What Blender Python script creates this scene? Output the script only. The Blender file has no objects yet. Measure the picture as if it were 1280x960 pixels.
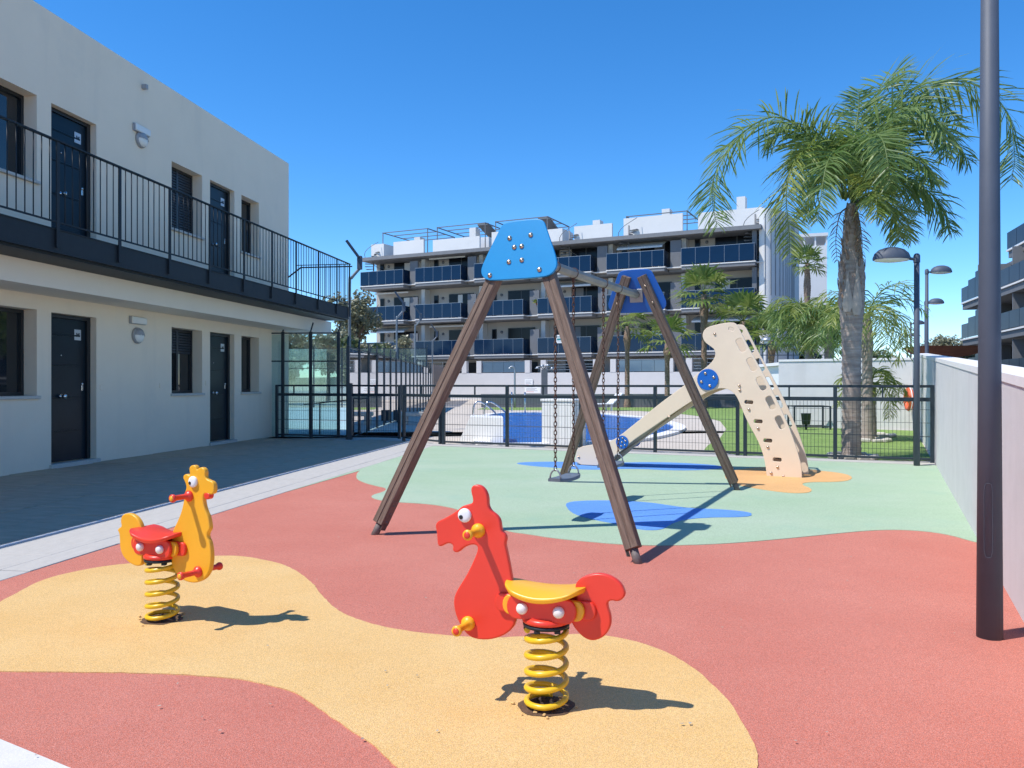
import bpy, bmesh, math, random
from mathutils import Vector, Matrix, noise
R = random.Random(7)
rad = math.radians
sc = bpy.context.scene
COL = sc.collection
FPX = 1000.0          # focal length in photo pixels (1280 wide)
CH = 1.2              # eye height

# ------------------------------------------------------------------ camera, sky, sun, exposure
cam = bpy.data.cameras.new('camera')
cam.sensor_width = 36.0
cam.lens = FPX / 1280 * 36
cam.clip_end = 2000
cam.clip_start = 0.05
co = bpy.data.objects.new('camera', cam)
co.location = (0, 0, CH)
co.rotation_euler = (rad(90), 0, 0)
COL.objects.link(co)
sc.camera = co

SUN = Vector((0.585, 0.22, -1.0)).normalized()
elev = math.asin(-SUN.z)
world = bpy.data.worlds.new('World')
sc.world = world
world.use_nodes = True
wn = world.node_tree.nodes
wl = world.node_tree.links
bg = wn['Background']
sky = wn.new('ShaderNodeTexSky')
sky.sky_type = 'NISHITA'
sky.sun_disc = False
sky.sun_elevation = elev
sky.sun_rotation = math.atan2(-SUN.x, -SUN.y)
sky.altitude = 400
sky.air_density = 0.85
sky.dust_density = 0.0
sky.ozone_density = 6.0
hs0 = wn.new('ShaderNodeHueSaturation')
hs0.inputs['Saturation'].default_value = 1.24
wl.new(sky.outputs[0], hs0.inputs['Color'])
wl.new(hs0.outputs[0], bg.inputs[0])
bg.inputs[1].default_value = 0.132
sl = bpy.data.lights.new('sun', 'SUN')
sl.energy = 2.9
sl.angle = rad(0.5)
sl.color = (1.0, 0.965, 0.91)
so = bpy.data.objects.new('sun', sl)
so.rotation_euler = SUN.to_track_quat('-Z', 'Y').to_euler()
so.location = (-10, -5, 20)
COL.objects.link(so)
sc.view_settings.view_transform = 'Standard'
sc.view_settings.look = 'None'
sc.view_settings.exposure = 0.80
sc.view_settings.gamma = 1.0

# ------------------------------------------------------------------ helpers: pixels to places
def G(u, v):                      # ground point seen at photo pixel
    Y = CH * FPX / (v - 480.0)
    return Vector(((u - 640) / FPX * Y, Y, 0))
def W(u, v, Y):
    return Vector(((u - 640) / FPX * Y, Y, CH + (480 - v) / FPX * Y))
def plane_hit(u, v, p, d):        # ray against the vertical plane through p along d -> (along, height)
    r = (u - 640) / FPX
    # p.x + d.x*t = r*(p.y + d.y*t)
    t = (r * p[1] - p[0]) / (d[0] - r * d[1])
    Y = p[1] + d[1] * t
    return t, CH + (480 - v) / FPX * Y
def chaikin(pts, n=2, closed=True):
    for _ in range(n):
        out = []
        m = len(pts)
        for i in range(m if closed else m - 1):
            a, b = pts[i], pts[(i + 1) % m]
            out.append(tuple(a[k] * .75 + b[k] * .25 for k in range(len(a))))
            out.append(tuple(a[k] * .25 + b[k] * .75 for k in range(len(a))))
        if not closed:
            out = [pts[0]] + out + [pts[-1]]
        pts = out
    return pts
def cat(pts, n=8):                # Catmull-Rom through points
    P = [Vector(p) for p in pts]
    P = [P[0] * 2 - P[1]] + P + [P[-1] * 2 - P[-2]]
    out = []
    for i in range(1, len(P) - 2):
        a, b, c, d = P[i - 1:i + 3]
        for k in range(n):
            t = k / n
            out.append(0.5 * ((2 * b) + (c - a) * t + (2 * a - 5 * b + 4 * c - d) * t * t + (3 * b - a - 3 * c + d) * t ** 3))
    out.append(P[-2])
    return out

# ------------------------------------------------------------------ materials
MATS = {}
def mat(name, col, rough=.6, metal=0., var=0., vscale=4., bump=0., bscale=60., col2=None, stretch=None, spec=.5, detail=4, speck=None, speck_s=400., coords='Object', wear=None, streak=None):
    """principled with colour variation (noise), optional second colour, fine bump and specks"""
    if name in MATS: return MATS[name]
    m = bpy.data.materials.new(name)
    m.use_nodes = True
    nt = m.node_tree; N = nt.nodes; L = nt.links
    b = N['Principled BSDF']
    b.inputs['Base Color'].default_value = (*col, 1)
    b.inputs['Roughness'].default_value = rough
    b.inputs['Metallic'].default_value = metal
    b.inputs['Specular IOR Level'].default_value = spec
    tc = N.new('ShaderNodeTexCoord'); mp = N.new('ShaderNodeMapping')
    L.new(tc.outputs[coords], mp.inputs[0])
    if stretch: mp.inputs['Scale'].default_value = stretch
    last = None
    if var > 0 or col2:
        n = N.new('ShaderNodeTexNoise'); n.inputs['Scale'].default_value = vscale; n.inputs['Detail'].default_value = detail; n.inputs['Roughness'].default_value = .65
        L.new(mp.outputs[0], n.inputs['Vector'])
        mr = N.new('ShaderNodeMapRange'); mr.inputs[1].default_value = .3; mr.inputs[2].default_value = .7
        L.new(n.outputs[0], mr.inputs[0])
        mx = N.new('ShaderNodeMix'); mx.data_type = 'RGBA'
        c2 = col2 or tuple(c * (1 - var) for c in col)
        mx.inputs[6].default_value = (*col, 1); mx.inputs[7].default_value = (*c2, 1)
        L.new(mr.outputs[0], mx.inputs[0])
        last = mx.outputs[2]
    if speck:                      # granules: small cells, each its own tint
        vo = N.new('ShaderNodeTexVoronoi'); vo.inputs['Scale'].default_value = speck_s
        L.new(mp.outputs[0], vo.inputs['Vector'])
        hs = N.new('ShaderNodeHueSaturation')
        if last: L.new(last, hs.inputs['Color'])
        else: hs.inputs['Color'].default_value = (*col, 1)
        sx = N.new('ShaderNodeSeparateColor'); L.new(vo.outputs['Color'], sx.inputs[0])
        mr2 = N.new('ShaderNodeMapRange'); mr2.inputs[3].default_value = 1 - speck; mr2.inputs[4].default_value = 1 + speck
        L.new(sx.outputs[0], mr2.inputs[0]); L.new(mr2.outputs[0], hs.inputs['Value'])
        mr3 = N.new('ShaderNodeMapRange'); mr3.inputs[3].default_value = 1 - speck * .55; mr3.inputs[4].default_value = 1 + speck * .1
        L.new(sx.outputs[1], mr3.inputs[0]); L.new(mr3.outputs[0], hs.inputs['Saturation'])
        last = hs.outputs[0]
    if wear:                       # (colour, scale, threshold): irregular stains
        n3 = N.new('ShaderNodeTexNoise'); n3.inputs['Scale'].default_value = wear[1]; n3.inputs['Detail'].default_value = 6; n3.inputs['Roughness'].default_value = .7
        L.new(tc.outputs[coords], n3.inputs['Vector'])
        mr4 = N.new('ShaderNodeMapRange'); mr4.inputs[1].default_value = wear[2]; mr4.inputs[2].default_value = wear[2] + .22; mr4.inputs[4].default_value = wear[3] if len(wear) > 3 else .6
        L.new(n3.outputs[0], mr4.inputs[0])
        mx3 = N.new('ShaderNodeMix'); mx3.data_type = 'RGBA'
        if last: L.new(last, mx3.inputs[6])
        else: mx3.inputs[6].default_value = (*col, 1)
        mx3.inputs[7].default_value = (*wear[0], 1)
        L.new(mr4.outputs[0], mx3.inputs[0]); last = mx3.outputs[2]
    if streak:                     # faint run-down marks: noise drawn out vertically
        mp2 = N.new('ShaderNodeMapping'); mp2.inputs['Scale'].default_value = (2.3, 2.3, .22); L.new(tc.outputs[coords], mp2.inputs[0])
        n4 = N.new('ShaderNodeTexNoise'); n4.inputs['Scale'].default_value = 1.; n4.inputs['Detail'].default_value = 5; L.new(mp2.outputs[0], n4.inputs['Vector'])
        mr5 = N.new('ShaderNodeMapRange'); mr5.inputs[1].default_value = .56; mr5.inputs[2].default_value = .76; mr5.inputs[4].default_value = streak[1]; L.new(n4.outputs[0], mr5.inputs[0])
        mx4 = N.new('ShaderNodeMix'); mx4.data_type = 'RGBA'
        if last: L.new(last, mx4.inputs[6])
        else: mx4.inputs[6].default_value = (*col, 1)
        mx4.inputs[7].default_value = (*streak[0], 1); L.new(mr5.outputs[0], mx4.inputs[0]); last = mx4.outputs[2]
    if last: L.new(last, b.inputs['Base Color'])
    if bump > 0:
        n2 = N.new('ShaderNodeTexNoise'); n2.inputs['Scale'].default_value = bscale; n2.inputs['Detail'].default_value = 3
        L.new(mp.outputs[0], n2.inputs['Vector'])
        bp = N.new('ShaderNodeBump'); bp.inputs['Strength'].default_value = bump; bp.inputs['Distance'].default_value = .01
        L.new(n2.outputs[0], bp.inputs['Height']); L.new(bp.outputs[0], b.inputs['Normal'])
    MATS[name] = m
    return m
def leafmat(name, c1, c2, scale=3.0, trans=.3):
    m = bpy.data.materials.new(name); m.use_nodes = True
    nt = m.node_tree; N = nt.nodes; L = nt.links
    b = N['Principled BSDF']; b.inputs['Roughness'].default_value = .38
    out = N['Material Output']
    g = N.new('ShaderNodeNewGeometry')
    n = N.new('ShaderNodeTexNoise'); n.inputs['Scale'].default_value = scale; n.inputs['Detail'].default_value = 3
    L.new(g.outputs['Position'], n.inputs['Vector'])
    mr = N.new('ShaderNodeMapRange'); mr.inputs[1].default_value = .35; mr.inputs[2].default_value = .65
    ad = N.new('ShaderNodeMath'); ad.operation = 'MULTIPLY_ADD'; ad.inputs[1].default_value = .35
    L.new(g.outputs['Random Per Island'], ad.inputs[0])
    L.new(n.outputs[0], ad.inputs[2])
    mr.inputs[1].default_value = .45; mr.inputs[2].default_value = .9
    L.new(ad.outputs[0], mr.inputs[0])
    mx = N.new('ShaderNodeMix'); mx.data_type = 'RGBA'
    mx.inputs[6].default_value = (*c1, 1); mx.inputs[7].default_value = (*c2, 1)
    L.new(mr.outputs[0], mx.inputs[0]); L.new(mx.outputs[2], b.inputs['Base Color'])
    t = N.new('ShaderNodeBsdfTranslucent'); L.new(mx.outputs[2], t.inputs[0])
    ms = N.new('ShaderNodeMixShader'); ms.inputs[0].default_value = trans
    L.new(b.outputs[0], ms.inputs[1]); L.new(t.outputs[0], ms.inputs[2]); L.new(ms.outputs[0], out.inputs[0])
    MATS[name] = m
    return m
def glassmat(name, tint, gloss=.08, ior=1.45):
    m = bpy.data.materials.new(name); m.use_nodes = True
    nt = m.node_tree; N = nt.nodes; L = nt.links
    out = N['Material Output']; N.remove(N['Principled BSDF'])
    t = N.new('ShaderNodeBsdfTransparent'); t.inputs[0].default_value = (*tint, 1)
    gl = N.new('ShaderNodeBsdfGlossy'); gl.inputs['Roughness'].default_value = .02
    fr = N.new('ShaderNodeFresnel'); fr.inputs[0].default_value = ior
    ad = N.new('ShaderNodeMath'); ad.operation = 'ADD'; ad.inputs[1].default_value = gloss; ad.use_clamp = True
    L.new(fr.outputs[0], ad.inputs[0])
    ms = N.new('ShaderNodeMixShader'); L.new(ad.outputs[0], ms.inputs[0])
    L.new(t.outputs[0], ms.inputs[1]); L.new(gl.outputs[0], ms.inputs[2]); L.new(ms.outputs[0], out.inputs[0])
    MATS[name] = m
    return m

M_red = mat('rubber_red', (.51, .13, .08), .9, var=.18, vscale=.7, detail=8, speck=.34, speck_s=430, bump=.5, bscale=300, col2=(.575, .18, .12), wear=((.58, .22, .19), 3.0, .60, .5))
M_yel = mat('rubber_yellow', (.73, .47, .175), .9, var=.12, vscale=1.6, speck=.28, speck_s=430, bump=.5, bscale=300, col2=(.69, .41, .125), wear=((.62, .31, .09), 2.2, .62, .5))
M_grn = mat('rubber_green', (.325, .455, .29), .9, vscale=.8, speck=.2, speck_s=300, bump=.4, bscale=300, col2=(.395, .495, .36), stretch=(.6, 1, 1), wear=((.26, .43, .325), 1.1, .54, .6), detail=8)
M_blu = mat('rubber_blue', (.09, .28, .70), .9, var=.15, vscale=1.5, speck=.2, speck_s=300, bump=.4, bscale=300)
M_ora = mat('rubber_orange', (.74, .40, .14), .9, var=.12, vscale=2, speck=.2, speck_s=300, bump=.4, bscale=300)
M_ground = mat('ground_concrete', (.42, .40, .37), .9, var=.2, vscale=.3)
M_deck = mat('deck_stone', (.60, .53, .455), .95, spec=.08, var=.15, vscale=2.5, bump=.1)
M_lawn = mat('lawn_green', (.155, .265, .045), .9, vscale=1.6, col2=(.23, .34, .07), bump=.8, bscale=120, speck=.3, speck_s=60)
M_paver = mat('paver_light', (.50, .475, .44), .8, var=.12, vscale=6, bump=.25, bscale=30, stretch=(3, 1, 1), wear=((.36, .34, .32), 1.3, .58, .5))
M_dark = mat('paver_dark', (.60, .465, .335), .92, vscale=2.2, col2=(.43, .335, .24), bump=.6, bscale=7, stretch=(1, 3.2, 1), wear=((.66, .53, .40), .9, .58, .5), spec=.06)
M_white_pave = mat('pavement_white', (.66, .635, .60), .8, var=.08, vscale=8, bump=.2, bscale=80)
M_cream = mat('render_cream', (.92, .775, .605), .9, var=.05, vscale=1.2, bump=.22, bscale=140, wear=((.72, .63, .53), .7, .58, .5), streak=((.70, .60, .49), .3))
M_soffit = mat('soffit_cream', (.90, .80, .67), .9, var=.05, vscale=1, wear=((.74, .65, .54), 1.1, .58, .5))
M_sill = mat('sill_stone', (.60, .56, .50), .7, var=.1, vscale=12)
M_frame = mat('frame_dark', (.018, .02, .024), .35)
M_door = mat('door_navy', (.006, .017, .028), .3, var=.25, vscale=3, bump=.05, bscale=30, spec=.25)
M_shutter = mat('shutter_dark', (.022, .03, .042), .4)
M_pane = mat('window_pane', (.012, .016, .02), .03, spec=.8)
M_steel = mat('steel_anthracite', (.022, .029, .036), .5, spec=.25, var=.2, vscale=9, wear=((.07, .07, .075), 5, .64, .4))
M_fence = mat('fence_anthracite', (.020, .034, .046), .38, var=.2, vscale=14)
M_pole = mat('pole_anthracite', (.075, .092, .125), .6, var=.12, vscale=8, bump=.05, bscale=200, wear=((.075, .08, .092), 9, .66, .5))
M_galv = mat('galvanised', (.42, .44, .46), .42, metal=.7, var=.2, vscale=14)
M_chrome = mat('stainless', (.7, .7, .7), .18, metal=1)
M_bolt = mat('bolt_steel', (.66, .50, .38), .25, metal=.9, var=.3, vscale=60)
M_rust = mat('rust_chain', (.16, .085, .06), .7, metal=.4, var=.5, vscale=60)
M_wood = mat('wood_brown', (.25, .185, .145), .8, vscale=11, col2=(.10, .066, .05), detail=7, bump=.35, bscale=24, stretch=(6, 6, .35), wear=((.31, .26, .225), 5, .56, .5), spec=.2)
M_woodend = mat('wood_end', (.11, .045, .022), .7, var=.3, vscale=20)
M_sblue = mat('plastic_blue', (.006, .255, .56), .36, var=.05, vscale=5)
M_dblue = mat('plastic_royal', (.010, .13, .50), .38, var=.1, vscale=8)
M_pred = mat('plastic_red', (.80, .05, .026), .34, var=.06, vscale=6, bump=.02, bscale=90, wear=((.66, .08, .05), 14, .62, .5))
M_pyel = mat('plastic_yellow', (.90, .43, .022), .36, var=.06, vscale=6, bump=.02, bscale=90, wear=((.78, .38, .04), 14, .62, .5))
M_spring = mat('spring_yellow', (.80, .50, .018), .3, var=.08, vscale=20, wear=((.5, .3, .05), 30, .66, .5))
M_white = mat('white_paint', (.80, .80, .79), .55)
M_capw = mat('white_cap', (.80, .75, .72), .3)
M_black = mat('black_plastic', (.012, .012, .014), .4)
M_beige = mat('panel_beige', (.80, .645, .49), .5, var=.06, vscale=3, bump=.03, bscale=60, wear=((.55, .40, .26), 5, .63, .5))
M_chute = mat('chute_brown', (.30, .19, .07), .45, var=.2, vscale=6)
M_rubberseat = mat('rubber_seat', (.15, .18, .22), .55, var=.3, vscale=14, wear=((.30, .33, .37), 12, .55, .6))
M_stucco = mat('stucco_grey', (.74, .72, .71), .92, streak=((.56, .53, .51), .35), vscale=3, col2=(.68, .665, .655), bump=.9, bscale=170, wear=((.60, .57, .555), .8, .58, .5))
M_coping = mat('coping_white', (.80, .775, .755), .8, var=.06, vscale=6, wear=((.55, .53, .50), 3, .6, .5))
M_apt = mat('apartment_white', (.74, .72, .69), .85, var=.06, vscale=.5, wear=((.55, .53, .51), .6, .6, .4))
M_aptgrey = mat('apartment_grey', (.16, .165, .175), .7, var=.1, vscale=2)
M_aptfascia = mat('apartment_fascia', (.20, .205, .215), .7, var=.15, vscale=2)
M_aptlow = mat('apartment_plinth', (.62, .60, .59), .85, var=.08, vscale=1)
M_bglass = mat('balcony_glass', (.005, .023, .062), .1, spec=.25, var=.25, vscale=.8)
M_bglass3 = mat('balcony_glass_grey', (.022, .04, .07), .3, spec=.12, var=.3, vscale=.6)
M_bglass2 = mat('balcony_glass_pale', (.10, .16, .22), .07, spec=.6)
M_apane = mat('apartment_pane', (.008, .009, .012), .15, spec=.2)
M_water = mat('pool_water', (.012, .11, .42), .25, vscale=.6, col2=(.018, .15, .48), bump=.25, bscale=3, spec=.12)
M_court = mat('court_turquoise', (.34, .50, .53), .85, var=.15, vscale=1)
M_glass = glassmat('clear_glass', (.82, .93, .915), .13)
M_trunk = mat('palm_trunk', (.47, .395, .34), .9, vscale=4, col2=(.28, .215, .18), bump=.9, bscale=14, stretch=(.8, .8, 6))
M_boot = mat('palm_boot', (.38, .27, .20), .9, vscale=14, col2=(.13, .075, .05), bump=.6, bscale=50)
M_spathe = mat('palm_spathe', (.54, .46, .39), .8, var=.25, vscale=8)
M_bark = mat('tree_bark', (.12, .09, .07), .9, var=.3, vscale=8)
M_frond = leafmat('frond_green', (.115, .21, .055), (.32, .41, .13), 1.6, .45)
M_frondy = leafmat('frond_yellow', (.18, .25, .045), (.36, .39, .10), 1.6, .38)
M_fan = leafmat('fan_green', (.10, .18, .035), (.28, .33, .09), 1.2, .38)
M_tree = leafmat('tree_leaf', (.07, .10, .035), (.17, .19, .075), .9)
M_olive = leafmat('olive_leaf', (.15, .155, .085), (.30, .29, .18), .9)
M_rustsail = mat('canopy_rust', (.20, .065, .03), .85, vscale=3, col2=(.13, .04, .02), stretch=(1, 1, 6))
M_orange = mat('buoy_orange', (.75, .12, .04), .5)
M_teal = mat('sign_teal', (.02, .20, .22), .5)
M_rock = mat('edging_stone', (.62, .57, .50), .85, var=.2, vscale=8, bump=.3)
M_lampglass = mat('lamp_lens', (.80, .79, .75), .3)
M_plate = mat('door_plate', (.55, .57, .60), .3, metal=.3)
M_bulk = mat('bulkhead_grey', (.34, .34, .35), .4)
M_terra = mat('pot_terracotta', (.30, .12, .06), .8)

# ------------------------------------------------------------------ mesh builder
class MB:
    def __init__(s): s.v = []; s.f = []; s.sm = []
    def add(s, vs, fs, smooth=False):
        o = len(s.v); s.v += [tuple(v) for v in vs]
        for f in fs:
            s.f.append(tuple(i + o for i in f)); s.sm.append(smooth)
        return s
    def box(s, x0, x1, y0, y1, z0, z1):
        vs = [(x, y, z) for z in (z0, z1) for y in (y0, y1) for x in (x0, x1)]
        return s.add(vs, [(0, 2, 3, 1), (4, 5, 7, 6), (0, 1, 5, 4), (2, 6, 7, 3), (0, 4, 6, 2), (1, 3, 7, 5)])
    def bbox(s, x0, x1, y0, y1, z0, z1, b=.004):      # box with chamfered edges
        bm = bmesh.new()
        r = bmesh.ops.create_cube(bm, size=1)
        for v in bm.verts:
            v.co = ((x0 + x1) / 2 + v.co.x * (x1 - x0), (y0 + y1) / 2 + v.co.y * (y1 - y0), (z0 + z1) / 2 + v.co.z * (z1 - z0))
        bmesh.ops.bevel(bm, geom=bm.edges[:], offset=b, segments=1, affect='EDGES', profile=.5)
        bm.verts.index_update()
        s.add([v.co.copy() for v in bm.verts], [[v.index for v in f.verts] for f in bm.faces]); bm.free()
        return s
    def beam(s, p0, p1, w, h, up=(0, 0, 1)):
        p0, p1 = Vector(p0), Vector(p1); t = (p1 - p0).normalized(); up = Vector(up)
        if abs(t.dot(up)) > .99: up = Vector((1, 0, 0))
        a = t.cross(up).normalized(); b = a.cross(t).normalized()
        vs = [p + a * (i * w / 2) + b * (j * h / 2) for p in (p0, p1) for i, j in ((-1, -1), (1, -1), (1, 1), (-1, 1))]
        return s.add(vs, [(3, 2, 1, 0), (4, 5, 6, 7), (0, 1, 5, 4), (1, 2, 6, 5), (2, 3, 7, 6), (3, 0, 4, 7)])
    def tube(s, path, r, seg=8, cap=True, r1=None):
        path = [Vector(p) for p in path]; n = len(path)
        rr = r if isinstance(r, (list, tuple)) else [r + ((r1 if r1 is not None else r) - r) * i / max(1, n - 1) for i in range(n)]
        up = Vector((0, 0, 1)); vs = []
        t0 = (path[1] - path[0]).normalized()
        if abs(t0.dot(up)) > .9: up = Vector((1, 0, 0))
        a = t0.cross(up).normalized()
        for i, p in enumerate(path):
            t = (path[min(i + 1, n - 1)] - path[max(i - 1, 0)])
            t = t.normalized() if t.length > 1e-9 else t0
            a = (a - t * a.dot(t)).normalized(); b = t.cross(a)
            for k in range(seg):
                an = 2 * math.pi * k / seg
                vs.append(p + (a * math.cos(an) + b * math.sin(an)) * rr[i])
        fs = [(i * seg + k, i * seg + (k + 1) % seg, (i + 1) * seg + (k + 1) % seg, (i + 1) * seg + k) for i in range(n - 1) for k in range(seg)]
        s.add(vs, fs, True)
        if cap:
            o = len(s.v) - n * seg
            s.f.append(tuple(o + k for k in reversed(range(seg)))); s.sm.append(False)
            s.f.append(tuple(o + (n - 1) * seg + k for k in range(seg))); s.sm.append(False)
        return s
    def lathe(s, prof, c=(0, 0, 0), seg=16, axis=(0, 0, 1), smooth=True):
        z = Vector(axis).normalized(); x = z.orthogonal().normalized(); y = z.cross(x); c = Vector(c); vs = []
        for r, h in prof:
            for k in range(seg):
                an = 2 * math.pi * k / seg
                vs.append(c + z * h + (x * math.cos(an) + y * math.sin(an)) * max(r, 1e-5))
        n = len(prof)
        fs = [(i * seg + k, i * seg + (k + 1) % seg, (i + 1) * seg + (k + 1) % seg, (i + 1) * seg + k) for i in range(n - 1) for k in range(seg)]
        return s.add(vs, fs, smooth)
    def disc(s, c, r, th, axis, seg=20, b=.003):
        return s.lathe([(0, 0), (r - b, 0), (r, b), (r, th - b), (r - b, th), (0, th)], c, seg, axis, False)
    def dome(s, c, r, axis, h=None, seg=12):
        h = h or r
        return s.lathe([(r * 1.0, 0)] + [(r * math.cos(a), h * math.sin(a)) for a in [i * math.pi / 10 for i in range(1, 6)]], c, seg, axis)
    def torus(s, c, R_, r, axis, seg=20, sub=8):
        z = Vector(axis).normalized(); x = z.orthogonal().normalized(); y = z.cross(x)
        p = [Vector(c) + (x * math.cos(2 * math.pi * k / seg) + y * math.sin(2 * math.pi * k / seg)) * R_ for k in range(seg + 1)]
        return s.tube(p, r, sub, cap=False)
    def map(s, M):
        s.v = [tuple(M @ Vector(v)) for v in s.v]; return s
    def mesh(s, name, m):
        me = bpy.data.meshes.new(name)
        me.from_pydata(s.v, [], s.f)
        me.polygons.foreach_set('use_smooth', s.sm)
        me.materials.append(m)
        me.update()
        return me

def tag(o, label=None, cat_=None, group=None, kind=None):
    if label: o['label'] = label
    if cat_: o['category'] = cat_
    if group: o['group'] = group
    if kind: o['kind'] = kind
    return o
def thing(name, label, cat_, loc=(0, 0, 0), rz=0., group=None):
    o = bpy.data.objects.new(name, None); COL.objects.link(o)
    o.empty_display_size = .2
    o.location = loc; o.rotation_euler = (0, 0, rz)
    return tag(o, label, cat_, group)
def mk(name, mb, m, parent=None, world_=False):
    me = mb if isinstance(mb, bpy.types.Mesh) else mb.mesh(name, m)
    o = bpy.data.objects.new(name, me); COL.objects.link(o)
    if parent:
        o.parent = parent
        if world_: me.transform(world_matrix(parent).inverted())
    return o
def world_matrix(o):
    M = Matrix.LocRotScale(o.location, o.rotation_euler, o.scale)
    return world_matrix(o.parent) @ M if o.parent else M
def struct(name, mb, m, parent=None):
    o = mk(name, mb, m, parent)
    if not parent: o['kind'] = 'structure'
    return o
def copy_tree(o, parent=None):
    c = o.copy(); COL.objects.link(c)
    if parent: c.parent = parent
    for ch in list(o.children): copy_tree(ch, c)
    return c
def plate_mesh(name, outer, holes, th, bev, m, M):
    """flat board with rounded edges: 2-D outline (and holes) extruded; M maps (x, y, thickness) into place"""
    cu = bpy.data.curves.new('outline', 'CURVE'); cu.dimensions = '2D'; cu.fill_mode = 'BOTH'
    cu.extrude = max(th / 2 - bev, 1e-4); cu.bevel_depth = bev; cu.bevel_resolution = 2; cu.offset = -bev
    for pts in [outer] + list(holes):
        sp = cu.splines.new('POLY'); sp.points.add(len(pts) - 1); sp.use_cyclic_u = True
        for p, q in zip(sp.points, pts): p.co = (q[0], q[1], 0, 1)
    ob = bpy.data.objects.new('outline', cu); COL.objects.link(ob)
    bpy.context.view_layer.update()
    dg = bpy.context.evaluated_depsgraph_get()
    me = bpy.data.meshes.new_from_object(ob.evaluated_get(dg))
    me.name = name
    bpy.data.objects.remove(ob); bpy.data.curves.remove(cu)
    me.transform(M)
    me.materials.clear(); me.materials.append(m)
    me.polygons.foreach_set('use_smooth', [True] * len(me.polygons))
    me.set_sharp_from_angle(angle=rad(35))
    return me
def basis(o, ex, ey, ez):
    M = Matrix.Identity(4)
    for i in range(3):
        M[i][0] = ex[i]; M[i][1] = ey[i]; M[i][2] = ez[i]; M[i][3] = o[i]
    return M
def sheet(name, pts, z, m, skirt=0.):
    n = len(pts)
    if sum(pts[i - 1][0] * pts[i][1] - pts[i][0] * pts[i - 1][1] for i in range(n)) < 0: pts = list(pts)[::-1]
    mb = MB(); mb.add([(p[0], p[1], z) for p in pts], [tuple(range(n))])
    if skirt: mb.add([(p[0], p[1], z) for p in pts] + [(p[0], p[1], z - skirt) for p in pts], [(i, n + i, n + (i + 1) % n, (i + 1) % n) for i in range(n)])
    o = struct(name, mb, m)
    me = o.data
    if len(me.polygons) and me.polygons[0].normal.z < 0: me.flip_normals()
    return o
def grainy(P):                    # borders wander by a few millimetres, as poured granules do
    out = []
    for i in range(len(P)):
        a, b = Vector(P[i]), Vector(P[(i + 1) % len(P)]); d = b - a
        m = max(1, int(d.length / .03)) if a.length < 9 else 1
        for k in range(m):
            p = a + d * k / m
            if m > 1 or a.length < 9: p = p + Vector((noise.noise(Vector((p.x * 22, p.y * 22, 0))), noise.noise(Vector((p.x * 22, p.y * 22, 7))))) * .006 + Vector((noise.noise(Vector((p.x * 4, p.y * 4, 3))), noise.noise(Vector((p.x * 4, p.y * 4, 9))))) * .012
            out.append((p.x, p.y))
    return out
def blob(pxs, n=2):
    return grainy(chaikin([tuple(G(u, v).to_2d()) for u, v in pxs], n))

# ------------------------------------------------------------------ frames of reference
BO = Vector((-8.267, 0, 0)); BN = Vector((.9886, -.1504, 0)); BD = Vector((.1504, .9886, 0)); BROT = math.atan2(-.1504, .9886)
def bpt(off, s, z=0): return BO + BN * off + BD * s + Vector((0, 0, z))
def s_at(u, off=0.):
    r = (u - 640) / FPX
    return (-8.267 + .9886 * off + .1504 * r * off) / (.9886 * r - .1504)
FA = Vector((-1.374, 15.8, 0)); FB = Vector((6.37, 12.06, 0)); FD = (FB - FA).normalized(); FN = Vector((-FD.y, FD.x, 0))   # playground fence line
def wall_x(Y): return .672 + .473 * Y

# ================================================================== GROUND
sheet('ground', [(-300, -60), (300, -60), (300, 900), (-300, 900)], -.03, M_ground)
fe = [bpt(4.36, -3), bpt(4.36, 16.6)]
sheet('rubber_pavement', [tuple(fe[0][:2]), (wall_x(-3), -3), (wall_x(11.75) + .03, 11.75), tuple(bpt(4.36, 16.28)[:2])], 0., M_red)
yel = blob([(-60, 790), (0, 753), (26, 739), (52, 726), (87, 716), (131, 708), (170, 704), (219, 697.5), (271, 695), (306, 696), (341, 702), (367, 711), (385, 724), (402, 743), (420, 763), (446, 776), (500, 788.5),
            (560, 796), (620, 798), (680, 795), (740, 793), (790, 800), (840, 818), (880, 845), (910, 875), (930, 905), (943, 935), (947, 960), (944, 1000), (920, 1060), (850, 1120), (740, 1130), (640, 1090), (560, 1030),
            (520, 984), (495.6, 960), (472, 938), (437.5, 912), (402, 888), (372, 868), (332, 856), (297, 849), (245, 845), (175, 842), (87, 841), (0, 840.5), (-100, 838)])
sheet('rubber_pavement', yel, .004, M_yel, .006)
edge = [None, tuple((FA - FN * .37).to_2d())]
gl = [tuple(bpt(4.358, 15.2).to_2d()), tuple(bpt(4.358, 9.6).to_2d())] + chaikin([tuple(G(u, v).to_2d()) for u, v in [(450, 588.5), (446, 592), (445, 599), (456, 604), (469, 607.5), (484, 610.5), (480, 615), (465, 619), (464, 622.5), (476, 626), (495, 628), (532, 630), (555, 633), (574, 637.5), (592, 645), (610, 655), (635, 665),
            (660, 668), (690, 673), (729, 677), (780, 681.5), (832, 682.5), (900, 680.5), (969, 675), (1038, 668), (1090, 663), (1135, 662.5), (1180, 667), (1219, 678)]], 2, closed=False)
sheet('rubber_pavement', gl + [(wall_x(6.05) + .035, 6.05), (wall_x(11.74) + .035, 11.74), edge[1]], .004, M_grn, .006)
sheet('rubber_pavement', blob([(705, 631), (718, 627), (760, 626), (800, 628), (828, 631), (858, 636), (900, 637.5), (938, 641), (941, 645), (930, 647), (880, 647.5), (855, 650), (838, 656), (826, 664), (800, 663), (775, 657), (740, 650), (716, 643)]), .008, M_blu, .006)
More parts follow.
